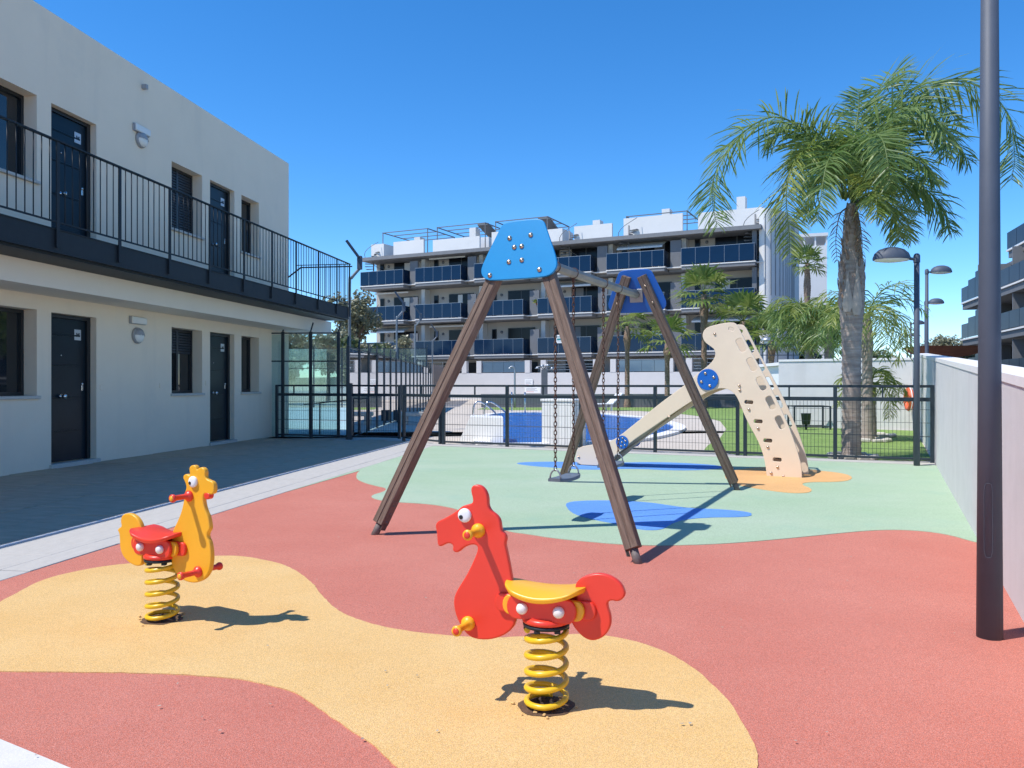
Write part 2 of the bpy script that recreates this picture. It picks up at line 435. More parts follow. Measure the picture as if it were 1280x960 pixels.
sheet('rubber_pavement', blob([(640, 579), (680, 577.6), (720, 578), (770, 579), (820, 578), (870, 580), (905, 583), (900, 587), (850, 589), (790, 586), (740, 588), (700, 585.5), (660, 582.5)]), .008, M_blu, .006)
sheet('rubber_pavement', blob([(905, 598), (908, 590), (940, 585), (985, 583), (1015, 588), (1055, 592), (1068, 598), (1055, 603), (1010, 603), (1000, 606), (1016, 612), (1012, 617), (985, 617), (950, 612), (920, 607)]), .008, M_ora, .006)
# pale pavement in the near left corner
a, b = G(0, 925), G(85, 960); dd = (b - a)
sheet('pavement', [tuple((a - dd * 5)[:2]), tuple((b + dd * 9)[:2]), tuple((b + dd * 9)[:2] if False else ((b + dd * 9).x - 1.2, (b + dd * 9).y - 2.6)), ((a - dd * 5).x - 1, (a - dd * 5).y - 3.)], .004, M_white_pave)
# kerb strip under the playground fence
kb = MB()
for o_, w_ in ((0, .24),):
    A_, B_ = FA - FN * .12 - FD * .6, FB - FN * .12
    kb.beam(A_ + Vector((0, 0, -.04)), B_ + Vector((0, 0, -.04)), .46, .1)
struct('pavement', kb, mat('kerb_concrete', (.52, .50, .46), .85, var=.15, vscale=5))
# dark paving beside the building (stone slabs, each a piece)
base = struct('pavement', MB().box(-.05, 3.53, 0, 18.0, -.028, -.018), M_dark)
base.location = BO; base.rotation_euler = (0, 0, BROT)
nx, wS, lS = 6, 3.52 / 6, .80
dmesh = [MB().bbox(0, wS - .007, 0, lS - .007, -.02, .0, .004).mesh('paver', M_dark) for _ in range(1)]
for j in range(21):
    for i in range(nx):
        y0 = 1.9 + j * lS - (.4 if i % 2 else 0)
        if y0 + lS > 18.0: continue
        o = mk('paver', dmesh[0], M_dark, base); o.location = (i * wS + .004, y0, R.uniform(-.004, .004)); o.rotation_euler = (R.uniform(-.004, .004), R.uniform(-.002, .002), 0)
# light paver strip with a slot drain
lp = struct('pavement', MB().box(3.535, 4.355, -1, 17.4, -.028, -.016), mat('joint_dark', (.05, .05, .05), .9))
lp.location = BO; lp.rotation_euler = (0, 0, BROT)
mk('drain_edge', MB().box(3.54, 3.585, 0, 17.4, -.016, .006), M_coping, lp)
pm1 = MB().bbox(0, .52, 0, .894, -.014, .002, .003).mesh('paver', M_paver); pm2 = MB().bbox(0, .21, 0, .894, -.014, .002, .003).mesh('paver', M_paver)
for j in range(21):
    for (x0, me, sh) in ((3.612, pm1, 0), (4.138, pm2, .45)):
        y = -.9 + j * .9 + sh
        if y > 16.45: continue
        o = mk('paver', me, M_paver, lp); o.location = (x0, y, R.uniform(-.0015, .0015)); o.rotation_euler = (R.uniform(-.0015, .0015), R.uniform(-.0015, .0015), 0)
# pool deck and lawn
sheet('pool_deck', [tuple((FA + FN * .1 - FD * 9).to_2d()), tuple((FB + FN * .1).to_2d()), (wall_x(20.8), 20.8), (14, 21), (40, 62), (-26, 86), (-26, 30), (-8.5, 19.5), tuple(bpt(0, 17.9).to_2d()), ], -.012, M_deck)
lawn = [G(952, 571.5), G(1100, 577) + Vector((0, .25, 0)), Vector((wall_x(12.6) - .02, 12.6, 0)), Vector((wall_x(20.7) - .02, 20.7, 0)), Vector((9.2, 21.6, 0)), Vector((12, 40, 0)), Vector((12, 41.2, 0)), Vector((-1.4, 41.2, 0)),
        G(596, 511.5), G(640, 512.5), G(700, 512.5), G(760, 512.5), G(800, 513.5), G(840, 516), G(875, 520), G(900, 526), G(908, 536), G(900, 547), G(885, 556), G(880, 562)]
sheet('lawn', [tuple(p.to_2d()) for p in lawn], -.006, M_lawn)

# ================================================================== LEFT BUILDING
HB = 6.48; S0 = -5.0; S1 = 19.17 / .9886
bld = thing('apartment_building', 'two storey cream building with dark doors, windows and an iron railed gallery', 'building', BO, BROT)
sA = lambda u: s_at(u)
win1a, win1b = sA(46) - 1.45, sA(46)
ops = []   # (s0, s1, z0, z1, kind)
for fl, z in ((0, 0.), (1, 2.97)):
    ops += [(win1a, win1b, z + 1.03, z + 2.23, 'window', .2, fl), (sA(64), sA(120.5), z + .0, z + 2.22, 'door', .1, fl), (sA(214.5), sA(252.7), z + 1.02, z + 2.22, 'window', .2, fl),
            (sA(262.5), sA(293), z + .0, z + 2.22, 'door', .1, fl), (sA(301.7), sA(323.7), z + 1.02, z + 2.22, 'window', .2, fl)]
ops += [(1.5, 2.6, 1.03, 2.23, 'window', .2, 0), (1.5, 2.6, 4., 5.2, 'window', .2, 1), (-1., .1, 1.03, 2.23, 'window', .2, 0), (-1., .1, 4., 5.2, 'window', .2, 1), (3.6, 4.6, 0, 2.22, 'door', .1, 0), (3.6, 4.6, 2.97, 5.19, 'door', .1, 1)]
ss = sorted({S0, S1, *[o[0] for o in ops], *[o[1] for o in ops]}); zs = sorted({-.02, HB, *[o[2] for o in ops if o[2] > 0], *[o[3] for o in ops]})
wb = MB()
for i in range(len(ss) - 1):
    for j in range(len(zs) - 1):
        cs, cz = (ss[i] + ss[i + 1]) / 2, (zs[j] + zs[j + 1]) / 2
        if any(o[0] < cs < o[1] and o[2] < cz < o[3] for o in ops): continue
        wb.add([(0, ss[i], zs[j]), (0, ss[i + 1], zs[j]), (0, ss[i + 1], zs[j + 1]), (0, ss[i], zs[j + 1])], [(0, 1, 2, 3)])
for (a0, a1, b0, b1, k, dp, fl) in ops:
    d2 = -dp - .12
    wb.add([(0, a0, b0), (0, a0, b1), (d2, a0, b1), (d2, a0, b0)], [(0, 1, 2, 3)])
    wb.add([(0, a1, b0), (d2, a1, b0), (d2, a1, b1), (0, a1, b1)], [(0, 1, 2, 3)])
    wb.add([(0, a0, b1), (0, a1, b1), (d2, a1, b1), (d2, a0, b1)], [(0, 1, 2, 3)])
    wb.add([(0, a0, b0), (d2, a0, b0), (d2, a1, b0), (0, a1, b0)], [(0, 1, 2, 3)])
    wb.add([(d2, a0, b0), (d2, a1, b0), (d2, a1, b1), (d2, a0, b1)], [(0, 1, 2, 3)])
DP = -9.
wb.add([(0, S1, -.02), (DP, S1, -.02), (DP, S1, HB), (0, S1, HB)], [(0, 1, 2, 3)])
wb.add([(0, S0, -.02), (0, S0, HB), (DP, S0, HB), (DP, S0, -.02)], [(0, 1, 2, 3)])
wb.add([(DP, S0, -.02), (DP, S0, HB), (DP, S1, HB), (DP, S1, -.02)], [(0, 1, 2, 3)])
mk('wall', wb, M_cream, bld)
rf = MB(); rf.box(DP + .3, -.25, S0 + .3, S1 - .25, HB - .5, HB - .4)
rf.add([(0, S0, HB), (0, S1, HB), (-.25, S1 - .25, HB), (-.25, S0 + .3, HB)], [(0, 1, 2, 3)])
rf.add([(0, S1, HB), (DP, S1, HB), (DP + .3, S1 - .25, HB), (-.25, S1 - .25, HB)], [(0, 1, 2, 3)])
rf.add([(-.25, S0 + .3, HB), (-.25, S1 - .25, HB), (-.25, S1 - .25, HB - .5), (-.25, S0 + .3, HB - .5)], [(0, 1, 2, 3)])
mk('roof', rf, M_cream, bld)
for (a0, a1, b0, b1, k, dp, fl) in ops:
    w = a1 - a0
    if k == 'door':
        t0 = .07
        st = mk('threshold', MB().bbox(-dp - .02, .05, a0 - .04, a1 + .04, b0 - .02, b0 + .055, .006), M_sill, bld)
        fr = MB(); f_ = .055; x0, x1 = -dp - .07, -dp
        fr.box(x0, x1, a0 + .002, a0 + f_, b0 + .057, b1 - .002); fr.box(x0, x1, a1 - f_ - .02, a1 - .002, b0 + .057, b1 - .002); fr.box(x0, x1 - .001, a0 + f_, a1 - f_ - .02, b1 - f_, b1 - .003)
        d = mk('door', MB().bbox(-dp - .075, -dp - .03, a0 + f_ + .003, a1 - f_ - .023, b0 + .065, b1 - f_ - .003, .003), M_door, bld)
        mk('frame', fr, M_frame, d)
        for q in (.16, .36, .575, .80):
            zz = b0 + .06 + (b1 - b0) * (1 - q)
            g = MB(); g.bbox(-dp - .034, -dp - .018, a0 + f_ + .004, a1 - f_ - .15, zz - .014, zz + .014, .005)
            mk('rib', g, M_door, d)
        kn = MB(); c = (-dp - .03, (a0 + a1) / 2 - .12, b0 + 1.02)
        kn.lathe([(.035, 0), (.035, .008), (.014, .012), (.014, .04), (.036, .055), (.04, .07), (.03, .085), (0, .09)], c, 14, (1, 0, 0))
        mk('handle', kn, M_chrome, d)
        lk = MB(); lk.lathe([(.02, 0), (.022, .012), (.012, .02), (0, .02)], (-dp - .03, a1 - f_ - .10, b0 + 1.2), 12, (1, 0, 0)); lk.bbox(-dp - .03, -dp - .02, a1 - f_ - .12, a1 - f_ - .08, b0 + 1.1, b0 + 1.18, .002)
        mk('lock', lk, M_chrome, d)
        ph = MB(); ph.lathe([(.012, 0), (.014, .008), (0, .009)], (-dp - .03, (a0 + a1) / 2 - .12, b0 + 1.62), 10, (1, 0, 0)); mk('peephole', ph, M_chrome, d)
        pl = mk('number_plate', MB().bbox(-dp - .03, -dp - .022, a1 - f_ - .27, a1 - f_ - .13, b1 - .36, b1 - .20, .002), M_plate, d)
        # small dark emblem on the plate
        em = MB(); cy, cz = a1 - f_ - .20, b1 - .28
        em.box(-dp - .022, -dp - .0195, cy - .035, cy - .012, cz - .03, cz + .03); em.box(-dp - .022, -dp - .0195, cy + .012, cy + .035, cz - .03, cz + .03); em.box(-dp - .022, -dp - .02, cy - .012, cy + .012, cz - .008, cz + .012)
        mk('emblem', em, M_frame, d)
    else:
        si = mk('sill', MB().bbox(-dp - .02, .045, a0 - .035, a1 + .035, b0 - .035, b0 + .008, .005), M_sill, bld)
        x0, x1 = -dp - .06, -dp
        f_ = .05
        fr = MB()
        fr.box(x0, x1, a0 + .002, a0 + f_, b0 + .01, b1 - .002); fr.box(x0, x1, a1 - f_, a1 - .002, b0 + .01, b1 - .002)
        fr.box(x0, x1 - .001, a0 + f_, a1 - f_, b0 + .01, b0 + f_ + .01); fr.box(x0, x1 - .001, a0 + f_, a1 - f_, b1 - f_, b1 - .002)
        if w > .9: fr.box(x0, x1 - .003, (a0 + a1) / 2 - .03, (a0 + a1) / 2 + .03, b0 + f_ + .01, b1 - f_)
        wn_ = mk('window', fr, M_frame, bld)
        mk('pane', MB().box(x0 + .02, x0 + .026, a0 + f_, a1 - f_, b0 + f_, b1 - f_), M_pane, wn_)
        # roller shutter: slats lowered part way
        low = {0: .38, 1: 1.0}[fl] if abs(a0 - sA(214.5)) < .05 else 0
        n = int((b1 - b0 - .1) * low / .05)
        for q in range(n):
            zz = b1 - .06 - q * .05
            g = MB(); g.add([(x1 - .022, a0 + f_, zz - .046), (x1 - .022, a1 - f_, zz - .046), (x1 - .008, a1 - f_, zz - .034), (x1 - .008, a0 + f_, zz - .034), (x1 - .008, a1 - f_, zz - .012), (x1 - .008, a0 + f_, zz - .012), (x1 - .022, a1 - f_, zz), (x1 - .022, a0 + f_, zz)],
                            [(0, 1, 2, 3), (3, 2, 4, 5), (5, 4, 6, 7)])
            mk('slat', g, M_shutter, wn_)
# gallery: pale slab, steel channel, deck, railing
SE = 19.62 / .9886; SG = 2.0
mk('slab', MB().box(.001, .75, SG, SE + .35, 2.44, 2.738), M_soffit, bld)
dk = MB(); dk.box(.002, 1.27, SG, SE, 2.74, 2.80); dk.box(.0025, 1.268, SG, SE, 2.80, 2.97)
mk('deck', dk, M_steel, bld)
fc = MB()
fc.box(1.271, 1.33, SG, SE + .001, 2.80, 3.05); fc.box(1.18, 1.338, SG, SE + .002, 2.772, 2.798); fc.box(1.18, 1.342, SG, SE + .003, 3.051, 3.062)
fc.box(.0, 1.27, SE + .001, SE + .05, 2.80, 3.05)
mk('fascia', fc, M_steel, bld)
rl = MB()
rl.box(1.32, 1.372, SG, SE + .05, 4.105, 4.122); rl.box(1.335, 1.36, SG, SE + .04, 3.13, 3.148)
railing = mk('railing', rl, M_steel, bld)
mk('end_rail', MB().box(.0, 1.319, SE + .0, SE + .03, 4.104, 4.12), M_steel, railing); mk('end_rail', MB().box(.0, 1.334, SE + .005, SE + .025, 3.131, 3.147), M_steel, railing)
er = MB()
er.beam((.0, SE + .25, 4.09), (-.35, SE + .25, 3.84), .03, .03); er.beam((0, SE + .25, 4.09), (1.33, SE + .25, 4.09), .028, .028)
mk('stair_rail', er, M_steel, railing)
posts = [s_at(u, 1.35) for u in (72, 149.5, 212, 262, 305, 340, 370, 398, 421)] + [SE]
d0 = posts[1] - posts[0]
posts = [posts[0] - d0 * k for k in (5, 4, 3, 2, 1) if posts[0] - d0 * k > SG] + posts
pmesh = MB().bbox(1.344, 1.362, -.026, .026, 2.83, 4.105, .002).mesh('post', M_steel)
bmesh_ = MB().tube([(1.348, 0, 3.148), (1.348, 0, 4.105)], .0068, 6).mesh('baluster', M_steel)
for i, p in enumerate(posts):
    o = mk('post', pmesh, M_steel, railing); o.location = (0, p, 0)
    q = posts[i + 1] if i + 1 < len(posts) else None
    if q:
        n = max(2, round((q - p) / .128))
        for k in range(1, n):
            o = mk('baluster', bmesh_, M_steel, railing); o.location = (0, p + (q - p) * k / n, 0)
em_ = MB().tube([(0, SE + .015, 3.147), (0, SE + .015, 4.105)], .0068, 6).mesh('baluster', M_steel)
for k in range(1, 11):
    o = mk('baluster', em_, M_steel, railing); o.location = (1.34 * k / 11, 0, 0)
for (u, v) in ((178, 108),):
    s_ = s_at(u); z = CH + (480 - v) / FPX * s_ * .9886
    mk('bracket', MB().bbox(.0, .09, s_ - .03, s_ + .03, z - .05, z + .03, .006), M_bulk, bld)
for (u, v) in ((127, 484), (201, 482), (258, 479)):
    s_ = s_at(u); z = CH + (480 - v) / FPX * s_ * .9886
    mk('doorbell', MB().bbox(.0, .012, s_ - .045, s_ + .045, z - .045, z + .045, .004), M_cream, bld)
# wall lamps (one emergency light and one bulkhead per floor)
for fl, (eu0, eu1, ev0, ev1, ru, rv) in enumerate(((160, 181, 395.5, 405.5, 170.3, 419.5), (164.5, 185.5, 151, 167.5, 173.7, 175))):
    s0_, s1_ = s_at(eu0), s_at(eu1); Y = (s0_ + s1_) / 2 * .9886
    z0, z1 = CH + (480 - ev1) / FPX * Y, CH + (480 - ev0) / FPX * Y
    sc_ = (s0_ + s1_) / 2; zc = CH + (480 - rv) / FPX * Y
    wher = ('above the round lamp at ground floor', 'above the round lamp over the gallery')[fl]
    t = thing('emergency_light', 'white rectangular emergency light ' + wher, 'wall light', bpt(0, sc_, z0), BROT, 'emergency lights on the cream building')
    mk('housing', MB().bbox(0.001, .035, -(s1_ - s0_) * .46, (s1_ - s0_) * .46, 0, .125, .006), M_bulk, t)
    mk('lens', MB().bbox(.0352, .07, -(s1_ - s0_) * .43, (s1_ - s0_) * .43, .006, .119, .01), M_lampglass, t)
    t = thing('bulkhead_lamp', ('round grey bulkhead lamp on the ground floor wall', 'round grey bulkhead lamp on the upper wall behind the railing')[fl], 'wall light', bpt(0, sc_ + .0, zc), BROT, 'round wall lamps')
    bl = MB(); bl.lathe([(.0, .001), (.135, .001), (.135, .03), (.128, .045), (.115, .05)], (0, 0, 0), 22, (1, 0, 0)); mk('housing', bl, M_bulk, t)
    ln = MB(); ln.lathe([(.115, .05), (.11, .068), (.085, .088), (.045, .1), (0, .104)], (0, 0, 0), 22, (1, 0, 0)); mk('lens', ln, M_lampglass, t)
    hd = MB(); hd.lathe([(.118, .048), (.114, .072), (.088, .094), (.046, .107), (0, .111)], (0, 0, 0), 22, (1, 0, 0))
    hd.f = [f for f in hd.f if sum(hd.v[i][2] for i in f) / len(f) > .005]; hd.sm = hd.sm[:len(hd.f)]
    mk('hood', hd, M_bulk, t)

# ================================================================== RIGHT WALL AND FAR GARDEN WALL
wd = Vector((.473, 1, 0)).normalized(); wnr = Vector((wd.y, -wd.x, 0))
def ztop(Y): return 1.236 + (Y - 4.03) * .0452
rw = thing('garden_wall', 'pale grey rendered boundary wall with sloping white coping on the right', 'wall', (wall_x(12), 12, 0))
mb = MB(); cp = MB()
Ys = [-4 + k for k in range(25)] + [20.8]
for arr, z_in, out0, out1 in ((mb, None, 0., .25),):
    vs = []
    for Y in Ys:
        p = Vector((wall_x(Y), Y, 0)); q = p + wnr * .25; zt = ztop(Y) - .055
        vs += [(p.x, p.y, -.03), (p.x, p.y, zt), (q.x, q.y, zt), (q.x, q.y, -.03)]
    fs = []
    for i in range(len(Ys) - 1):
        for k in range(3): fs.append((i * 4 + k, i * 4 + k + 1, (i + 1) * 4 + k + 1, (i + 1) * 4 + k))
    n = (len(Ys) - 1) * 4
    fs += [(0, 3, 2, 1), (n, n + 1, n + 2, n + 3)]
    mb.add(vs, fs)
o = mk('wall', mb, M_stucco, rw, True)
k0 = 0
for i in range(0, 12):
    Y0, Y1 = -4 + i * 2.07, -4 + (i + 1) * 2.07 - .012
    vs = []
    for Y in (Y0, Y1):
        p = Vector((wall_x(Y), Y, 0)) - wnr * .008; q = p + wnr * .27
        vs += [(p.x, p.y, ztop(Y) - .052), (p.x, p.y, ztop(Y)), (q.x, q.y, ztop(Y)), (q.x, q.y, ztop(Y) - .052)]
    c = MB(); c.add(vs, [(0, 1, 5, 4), (1, 2, 6, 5), (2, 3, 7, 6), (3, 0, 4, 7), (0, 3, 2, 1), (4, 5, 6, 7)])
    mk('coping', c, M_coping, rw, True)
fw = thing('garden_wall', 'white rendered wall closing the lawn behind the palms', 'wall', (8.5, 21.2, 0))
c0 = Vector((wall_x(20.8), 20.8, 0)); c1 = Vector((7.6, 22.6, 0))
mk('wall', MB().beam(c0 + Vector((-.02, .12, .9)), c1 + Vector((0, .12, .9)), .22, 1.86), M_stucco, fw, True)
mk('coping', MB().beam(c0 + Vector((-.02, .12, 1.86)), c1 + Vector((0, .12, 1.86)), .27, .06), M_coping, fw, True)
# street level behind the right wall
sheet('road', [(wall_x(-4) + 1.0, -4), (80, -4), (90, 80), (30, 80), (wall_x(21) + 1.2, 21)], 0.0, mat('asphalt', (.05, .05, .052), .9, var=.2, vscale=2))

# ================================================================== FENCES AND GATES
def fence_run(name, label, cat_, A, B, stations, group=None, gate=False, zt=1.165, zm=.965, wire=.055):
    A = Vector(A); B = Vector(B); d = B - A; Lg = d.length
    t = thing(name, label, cat_, A, math.atan2(d.y, d.x), group)
    mk('top_rail', MB().bbox(0, Lg, -.02, .02, zt - .02, zt + .02, .004), M_fence, t)
    mk('middle_rail', MB().bbox(0, Lg, -.025, .025, zm - .03, zm + .03, .004), M_fence, t)
    mk('bottom_rail', MB().bbox(0, Lg, -.018, .018, .045, .08, .004), M_fence, t)
    for x in stations:
        mk('post', MB().bbox(x - .028, x + .028, -.029, .029, -.03 if not gate else .03, zt + .012, .004), M_fence, t)
    for i in range(len(stations) - 1):
        x0, x1 = stations[i] + .03, stations[i + 1] - .03
        if x1 - x0 < .2: continue
        m_ = MB(); n = max(2, int((x1 - x0) / wire))
        for k in range(1, n):
            x = x0 + (x1 - x0) * k / n
            m_.tube([(x, 0, .08), (x, 0, zm - .03)], .0026, 4, False)
        for z in (.2, .4, .41, .61, .81):
            y = -.006 if z != .41 else -.02
            m_.tube([(x0, y, z), (x1, y, z)], .003, 4, False)
        o = mk('wire_mesh', m_, M_fence, t); o['kind'] = 'stuff'
        mk('picket', MB().box((x0 + x1) / 2 - .012, (x0 + x1) / 2 + .012, -.0118, .0118, zm + .03, zt - .02), M_fence, t)
    return t
PL = G(344.7, 546.4); P1 = G(434.7, 548.6); P2 = G(504, 550.3); P3 = FA
def stat(us, A, B):
    d = (B - A).normalized(); out = []
    for u in us: out.append(plane_hit(u, 480, A, d)[0])
    return out
fence_run('mesh_fence', 'dark mesh fence panel fixed to the cream building', 'fence', PL, P1, [.03, (P1 - PL).length * .5, (P1 - PL).length])
gA = P1 + (P2 - P1).normalized() * .06; gB = P2 - (P2 - P1).normalized() * .06
fence_run('mesh_gate', 'dark mesh gate leaf at the end of the dark paving', 'gate', gA, gB, [.03, (gB - gA).length - .03], gate=True)
gp_ = MB().box(-.05, .05, -.05, .05, -.03, 1.22)
tg = mk('gate_post', gp_, M_fence); tg.location = P1 + Vector((.06, -.06, 0)); tag(tg, 'thick dark post hinging the gate beside the wall panel', 'post')
lf = (P3 - P2).length
fence_run('mesh_fence', 'short dark mesh fence panel between the gate and pool fence', 'fence', P2, P3 - (P3 - P2).normalized() * .04, [.03, lf - .08])
st = stat([634, 726, 819, 922, 931.5, 1044], FA, FB)
fence_run('mesh_fence', 'long dark mesh fence running in front of the pool to the right wall', 'fence', FA, FB, [.03] + st + [(FB - FA).length - .03])

# ================================================================== SWING SET
fl_, fr_, rl_, rr_ = G(468.7, 668), G(797.5, 704), G(702.5, 602.5), G(922, 613)
mid_f, mid_r = (fl_ + fr_) / 2, (rl_ + rr_) / 2
ax = (mid_r - mid_f).normalized()
e_ = Vector((ax.y, -ax.x, 0))
swing = thing('swing_set', 'timber swing frame with two A shaped ends and blue head boards', 'swing set', ((mid_f + mid_r) / 2))
ZT = 2.22
tops = {}
for which, mid, feet, sgn in (('f', mid_f, (fl_, fr_), 1), ('r', mid_r, (rl_, rr_), -1)):
    lean = .50 if which == 'f' else .44
    top = mid + ax * sgn * lean + Vector((0, 0, ZT)); tops[which] = top
    eh = (feet[1] - feet[0]).normalized()
    nrm_up = (top - mid).normalized()         # direction up along the leaning frame
    out = eh.cross(nrm_up).normalized()
    if out.dot(ax) * sgn > 0: out = -out      # outer side of the frame
    apex_z = 2.44
    for si, foot in zip((-1, 1), feet):
        ztip = 2.41
        tip = mid + (top - mid) * (ztip / ZT) + eh * si * .085
        p0 = foot + (tip - foot) * (.09 / ztip); p1 = tip
        ax_l = (p1 - p0).normalized(); xl = (eh - ax_l * eh.dot(ax_l)).normalized(); yl = ax_l.cross(xl)
        Lg = (p1 - p0).length
        lm = MB()
        for q in (-1, 1):                     # two laminated halves with a groove
            lm.bbox(q * .0255 - .0235, q * .0255 + .0235, -.046, .046, 0, Lg, .004)
        lm.box(-.003, .003, -.040, .040, .002, Lg - .002)
        o = mk('leg', lm, M_wood, swing)
        M4 = basis(p0, xl, yl, ax_l)
        o.matrix_local = world_matrix(swing).inverted() @ M4
        ft = MB(); ft.tube([(0, 0, -.13), (0, 0, .01)], .03, 12)
        b1 = mk('foot', ft, mat('foot_zinc', (.20, .17, .16), .7, metal=.2, var=.4, vscale=30), o)
        pl = MB(); s_side = -si
        pl.bbox(s_side * .0495 - .003, s_side * .0495 + .003, -.032, .032, -.04, .21, .001)
        for zz in (.03, .10, .17): pl.dome((s_side * .0525, 0, zz), .012, (s_side, 0, 0), .009, 8)
        mk('bracket', pl, mat('bracket_brown', (.20, .15, .13), .5, metal=.4, var=.4, vscale=30), o)
        for zz in (Lg - .12, Lg - .32):
            mk('bolt', MB().dome((0, (.046 if yl.dot(out) < 0 else -.046), zz), .014, (0, 1 if yl.dot(out) < 0 else -1, 0), .01, 8), M_bolt, o)
    # head board on the outer side
    vup = nrm_up; c0 = mid + (top - mid) * (2.0 / ZT) + out * .062
    prof = [(-.20, 0), (.20, 0), (.285, .012), (.335, .07), (.325, .15), (.215, .40), (.185, .47), (.12, .49), (-.12, .49), (-.185, .47), (-.215, .40), (-.325, .15), (-.335, .07), (-.285, .012)]
    ex = eh if out.cross(vup).dot(eh) > 0 else eh
    M4 = basis(c0, eh, vup, eh.cross(vup))
    pm = plate_mesh('head_board', chaikin(prof, 2), [], .022, .005, M_sblue if which == 'f' else M_dblue, M4)
    pm.transform(world_matrix(swing).inverted())
    hb = mk('head_board', pm, None, swing)
    for (bx, by) in ((-.10, .345), (.085, .355), (-.05, .265), (.015, .268), (-.085, .145), (.028, .152), (-.245, .045), (.19, .062)):
        mb = MB(); mb.dome(c0 + eh * bx + vup * by + out * .011, .021, out, .016, 12)
        mk('bolt', mb, M_bolt, hb, False).data.transform(world_matrix(swing).inverted())
    ip = MB(); ip.map(Matrix.Identity(4)); pc = top - out * .0
    ip.bbox(-.075, .075, -.085, .065, -.004, .004, .002)
    ip.map(basis(mid + (top - mid) * (2.2 / ZT) + out * .043, eh, vup, eh.cross(vup)))
    mk('plate', ip, M_galv, swing, True)
bd = (tops['r'] - tops['f']).normalized()
bm_ = MB(); Lb = (tops['r'] - tops['f']).length
bm_.tube([tops['f'] - bd * .03 + Vector((0, 0, -.01)), tops['r'] + bd * .03 + Vector((0, 0, -.01))], .045, 8)
for i_ in range(len(bm_.sm)): bm_.sm[i_] = False
mk('crossbar', bm_, mat('bar_grey', (.36, .335, .30), .6, metal=.25, var=.25, vscale=6), swing, True)
def chain(mb, p0, p1, link=.052, r=.0042):
    p0, p1 = Vector(p0), Vector(p1); d = (p1 - p0); n = int(d.length / (link * .72)); t = d.normalized()
    a = t.orthogonal().normalized(); b = t.cross(a)
    for k in range(n):
        c = p0 + d * ((k + .5) / n); s_ = a if k % 2 else b
        pts = []
        for q in range(11):
            an = 2 * math.pi * q / 10
            pts.append(c + s_ * math.cos(an) * .0125 + t * math.sin(an) * link * .5)
        mb.tube(pts, r, 5, False)
for i, (t0, t1, lab) in enumerate(((.215, .365, 'grey rubber swing seat on chains nearest the front frame'), (.635, .80, 'grey rubber swing seat on chains nearest the rear frame'))):
    a0 = tops['f'] + (tops['r'] - tops['f']) * t0; a1 = tops['f'] + (tops['r'] - tops['f']) * t1
    cen = (a0 + a1) / 2; SZ = .375
    sw = thing('swing', lab, 'swing', (cen.x, cen.y, SZ), math.atan2(bd.y, bd.x), 'swing seats on chains')
    hl = (a1 - a0).length / 2 + .02
    sm = MB()
    n = 10
    prof2 = []
    for k in range(n + 1):
        x = -hl + 2 * hl * k / n; prof2.append((x, .012 * (1 - (x / hl) ** 2) * -1))
    vs = []; fs = []
    for (x, z) in prof2:
        w = .085 * (1 - .35 * abs(x / hl) ** 4)
        vs += [(x, -w, z - .016), (x, -w * 1.02, z), (x, -w * .95, z + .012), (x, w * .95, z + .012), (x, w * 1.02, z), (x, w, z - .016)]
    for k in range(n):
        for q in range(6): fs.append((k * 6 + q, k * 6 + (q + 1) % 6, (k + 1) * 6 + (q + 1) % 6, (k + 1) * 6 + q))
    fs += [tuple(range(5, -1, -1)), tuple(n * 6 + q for q in range(6))]
    sm.add(vs, fs)
    mk('seat', sm, M_rubberseat, sw)
    for q, s_ in ((-1, -hl + .03), (1, hl - .03)):
        sh = MB(); pts = [(s_, .05 * math.cos(an), .008 + .075 * math.sin(an)) for an in [math.pi * k / 10 for k in range(11)]]
        sh.tube(pts, .0075, 7)
        mk('shackle', sh, M_galv, sw)
        cm = MB(); chain(cm, (s_, 0, .08), (s_, 0, ZT - .05 - SZ))
        mk('chain', cm, M_rust, sw)
        hk = MB(); hk.torus((s_, 0, ZT - .01 - SZ), .0475, .0035, (1, 0, 0), 16, 6); hk.bbox(s_ - .014, s_ + .014, -.012, .012, ZT - .095 - SZ, ZT - .05 - SZ, .003)
        mk('hanger', hk, M_rust, sw)

# ================================================================== SLIDE
sd = Vector((.862, -.508, 0)).normalized(); sn = Vector((.508, .862, 0)).normalized()   # along (towards the ladder), away from the camera
SP = Vector((3.5, 10.3, 0))
slide = thing('slide', 'beige playground slide with cut out ladder holds and blue joint discs', 'slide', SP)
def sp2(u, v): return plane_hit(u, v, SP, sd)
out_px = [(719, 580.5), (720.5, 565), (724.6, 558.5), (742.5, 555.4), (763, 552), (773.4, 546), (797, 527), (821.6, 507), (843, 491), (862.8, 476.3), (873, 466), (883.4, 459), (891, 451.6), (894.8, 444), (893.8, 437), (887.6, 432.3), (881.7, 428), (878.6, 422.3), (878.6, 416.5),
          (881.7, 411), (888.6, 407.6), (904, 404), (916, 402.8), (921, 405), (927.5, 417.5), (935, 432.5), (947.5, 455), (960, 477.5), (972.5, 502.5), (985, 530), (992.5, 550), (998, 567.5), (1002, 582.5), (1002.7, 597), (1002, 597.2), (959, 595.8), (958.7, 595), (957, 580), (952.5, 562.5), (946, 547.5),
          (937.5, 532.5), (930.7, 518.7), (925.5, 505), (920, 493.7), (912.5, 487), (902.5, 485), (895, 486.5), (880, 492), (856, 507), (832, 523), (810, 538), (790.6, 551), (775, 565), (763, 575), (752, 582), (750, 582)]
so_ = chaikin([sp2(u, v) for u, v in out_px], 1)
so_ = [(x, max(z, -.02)) for x, z in so_]
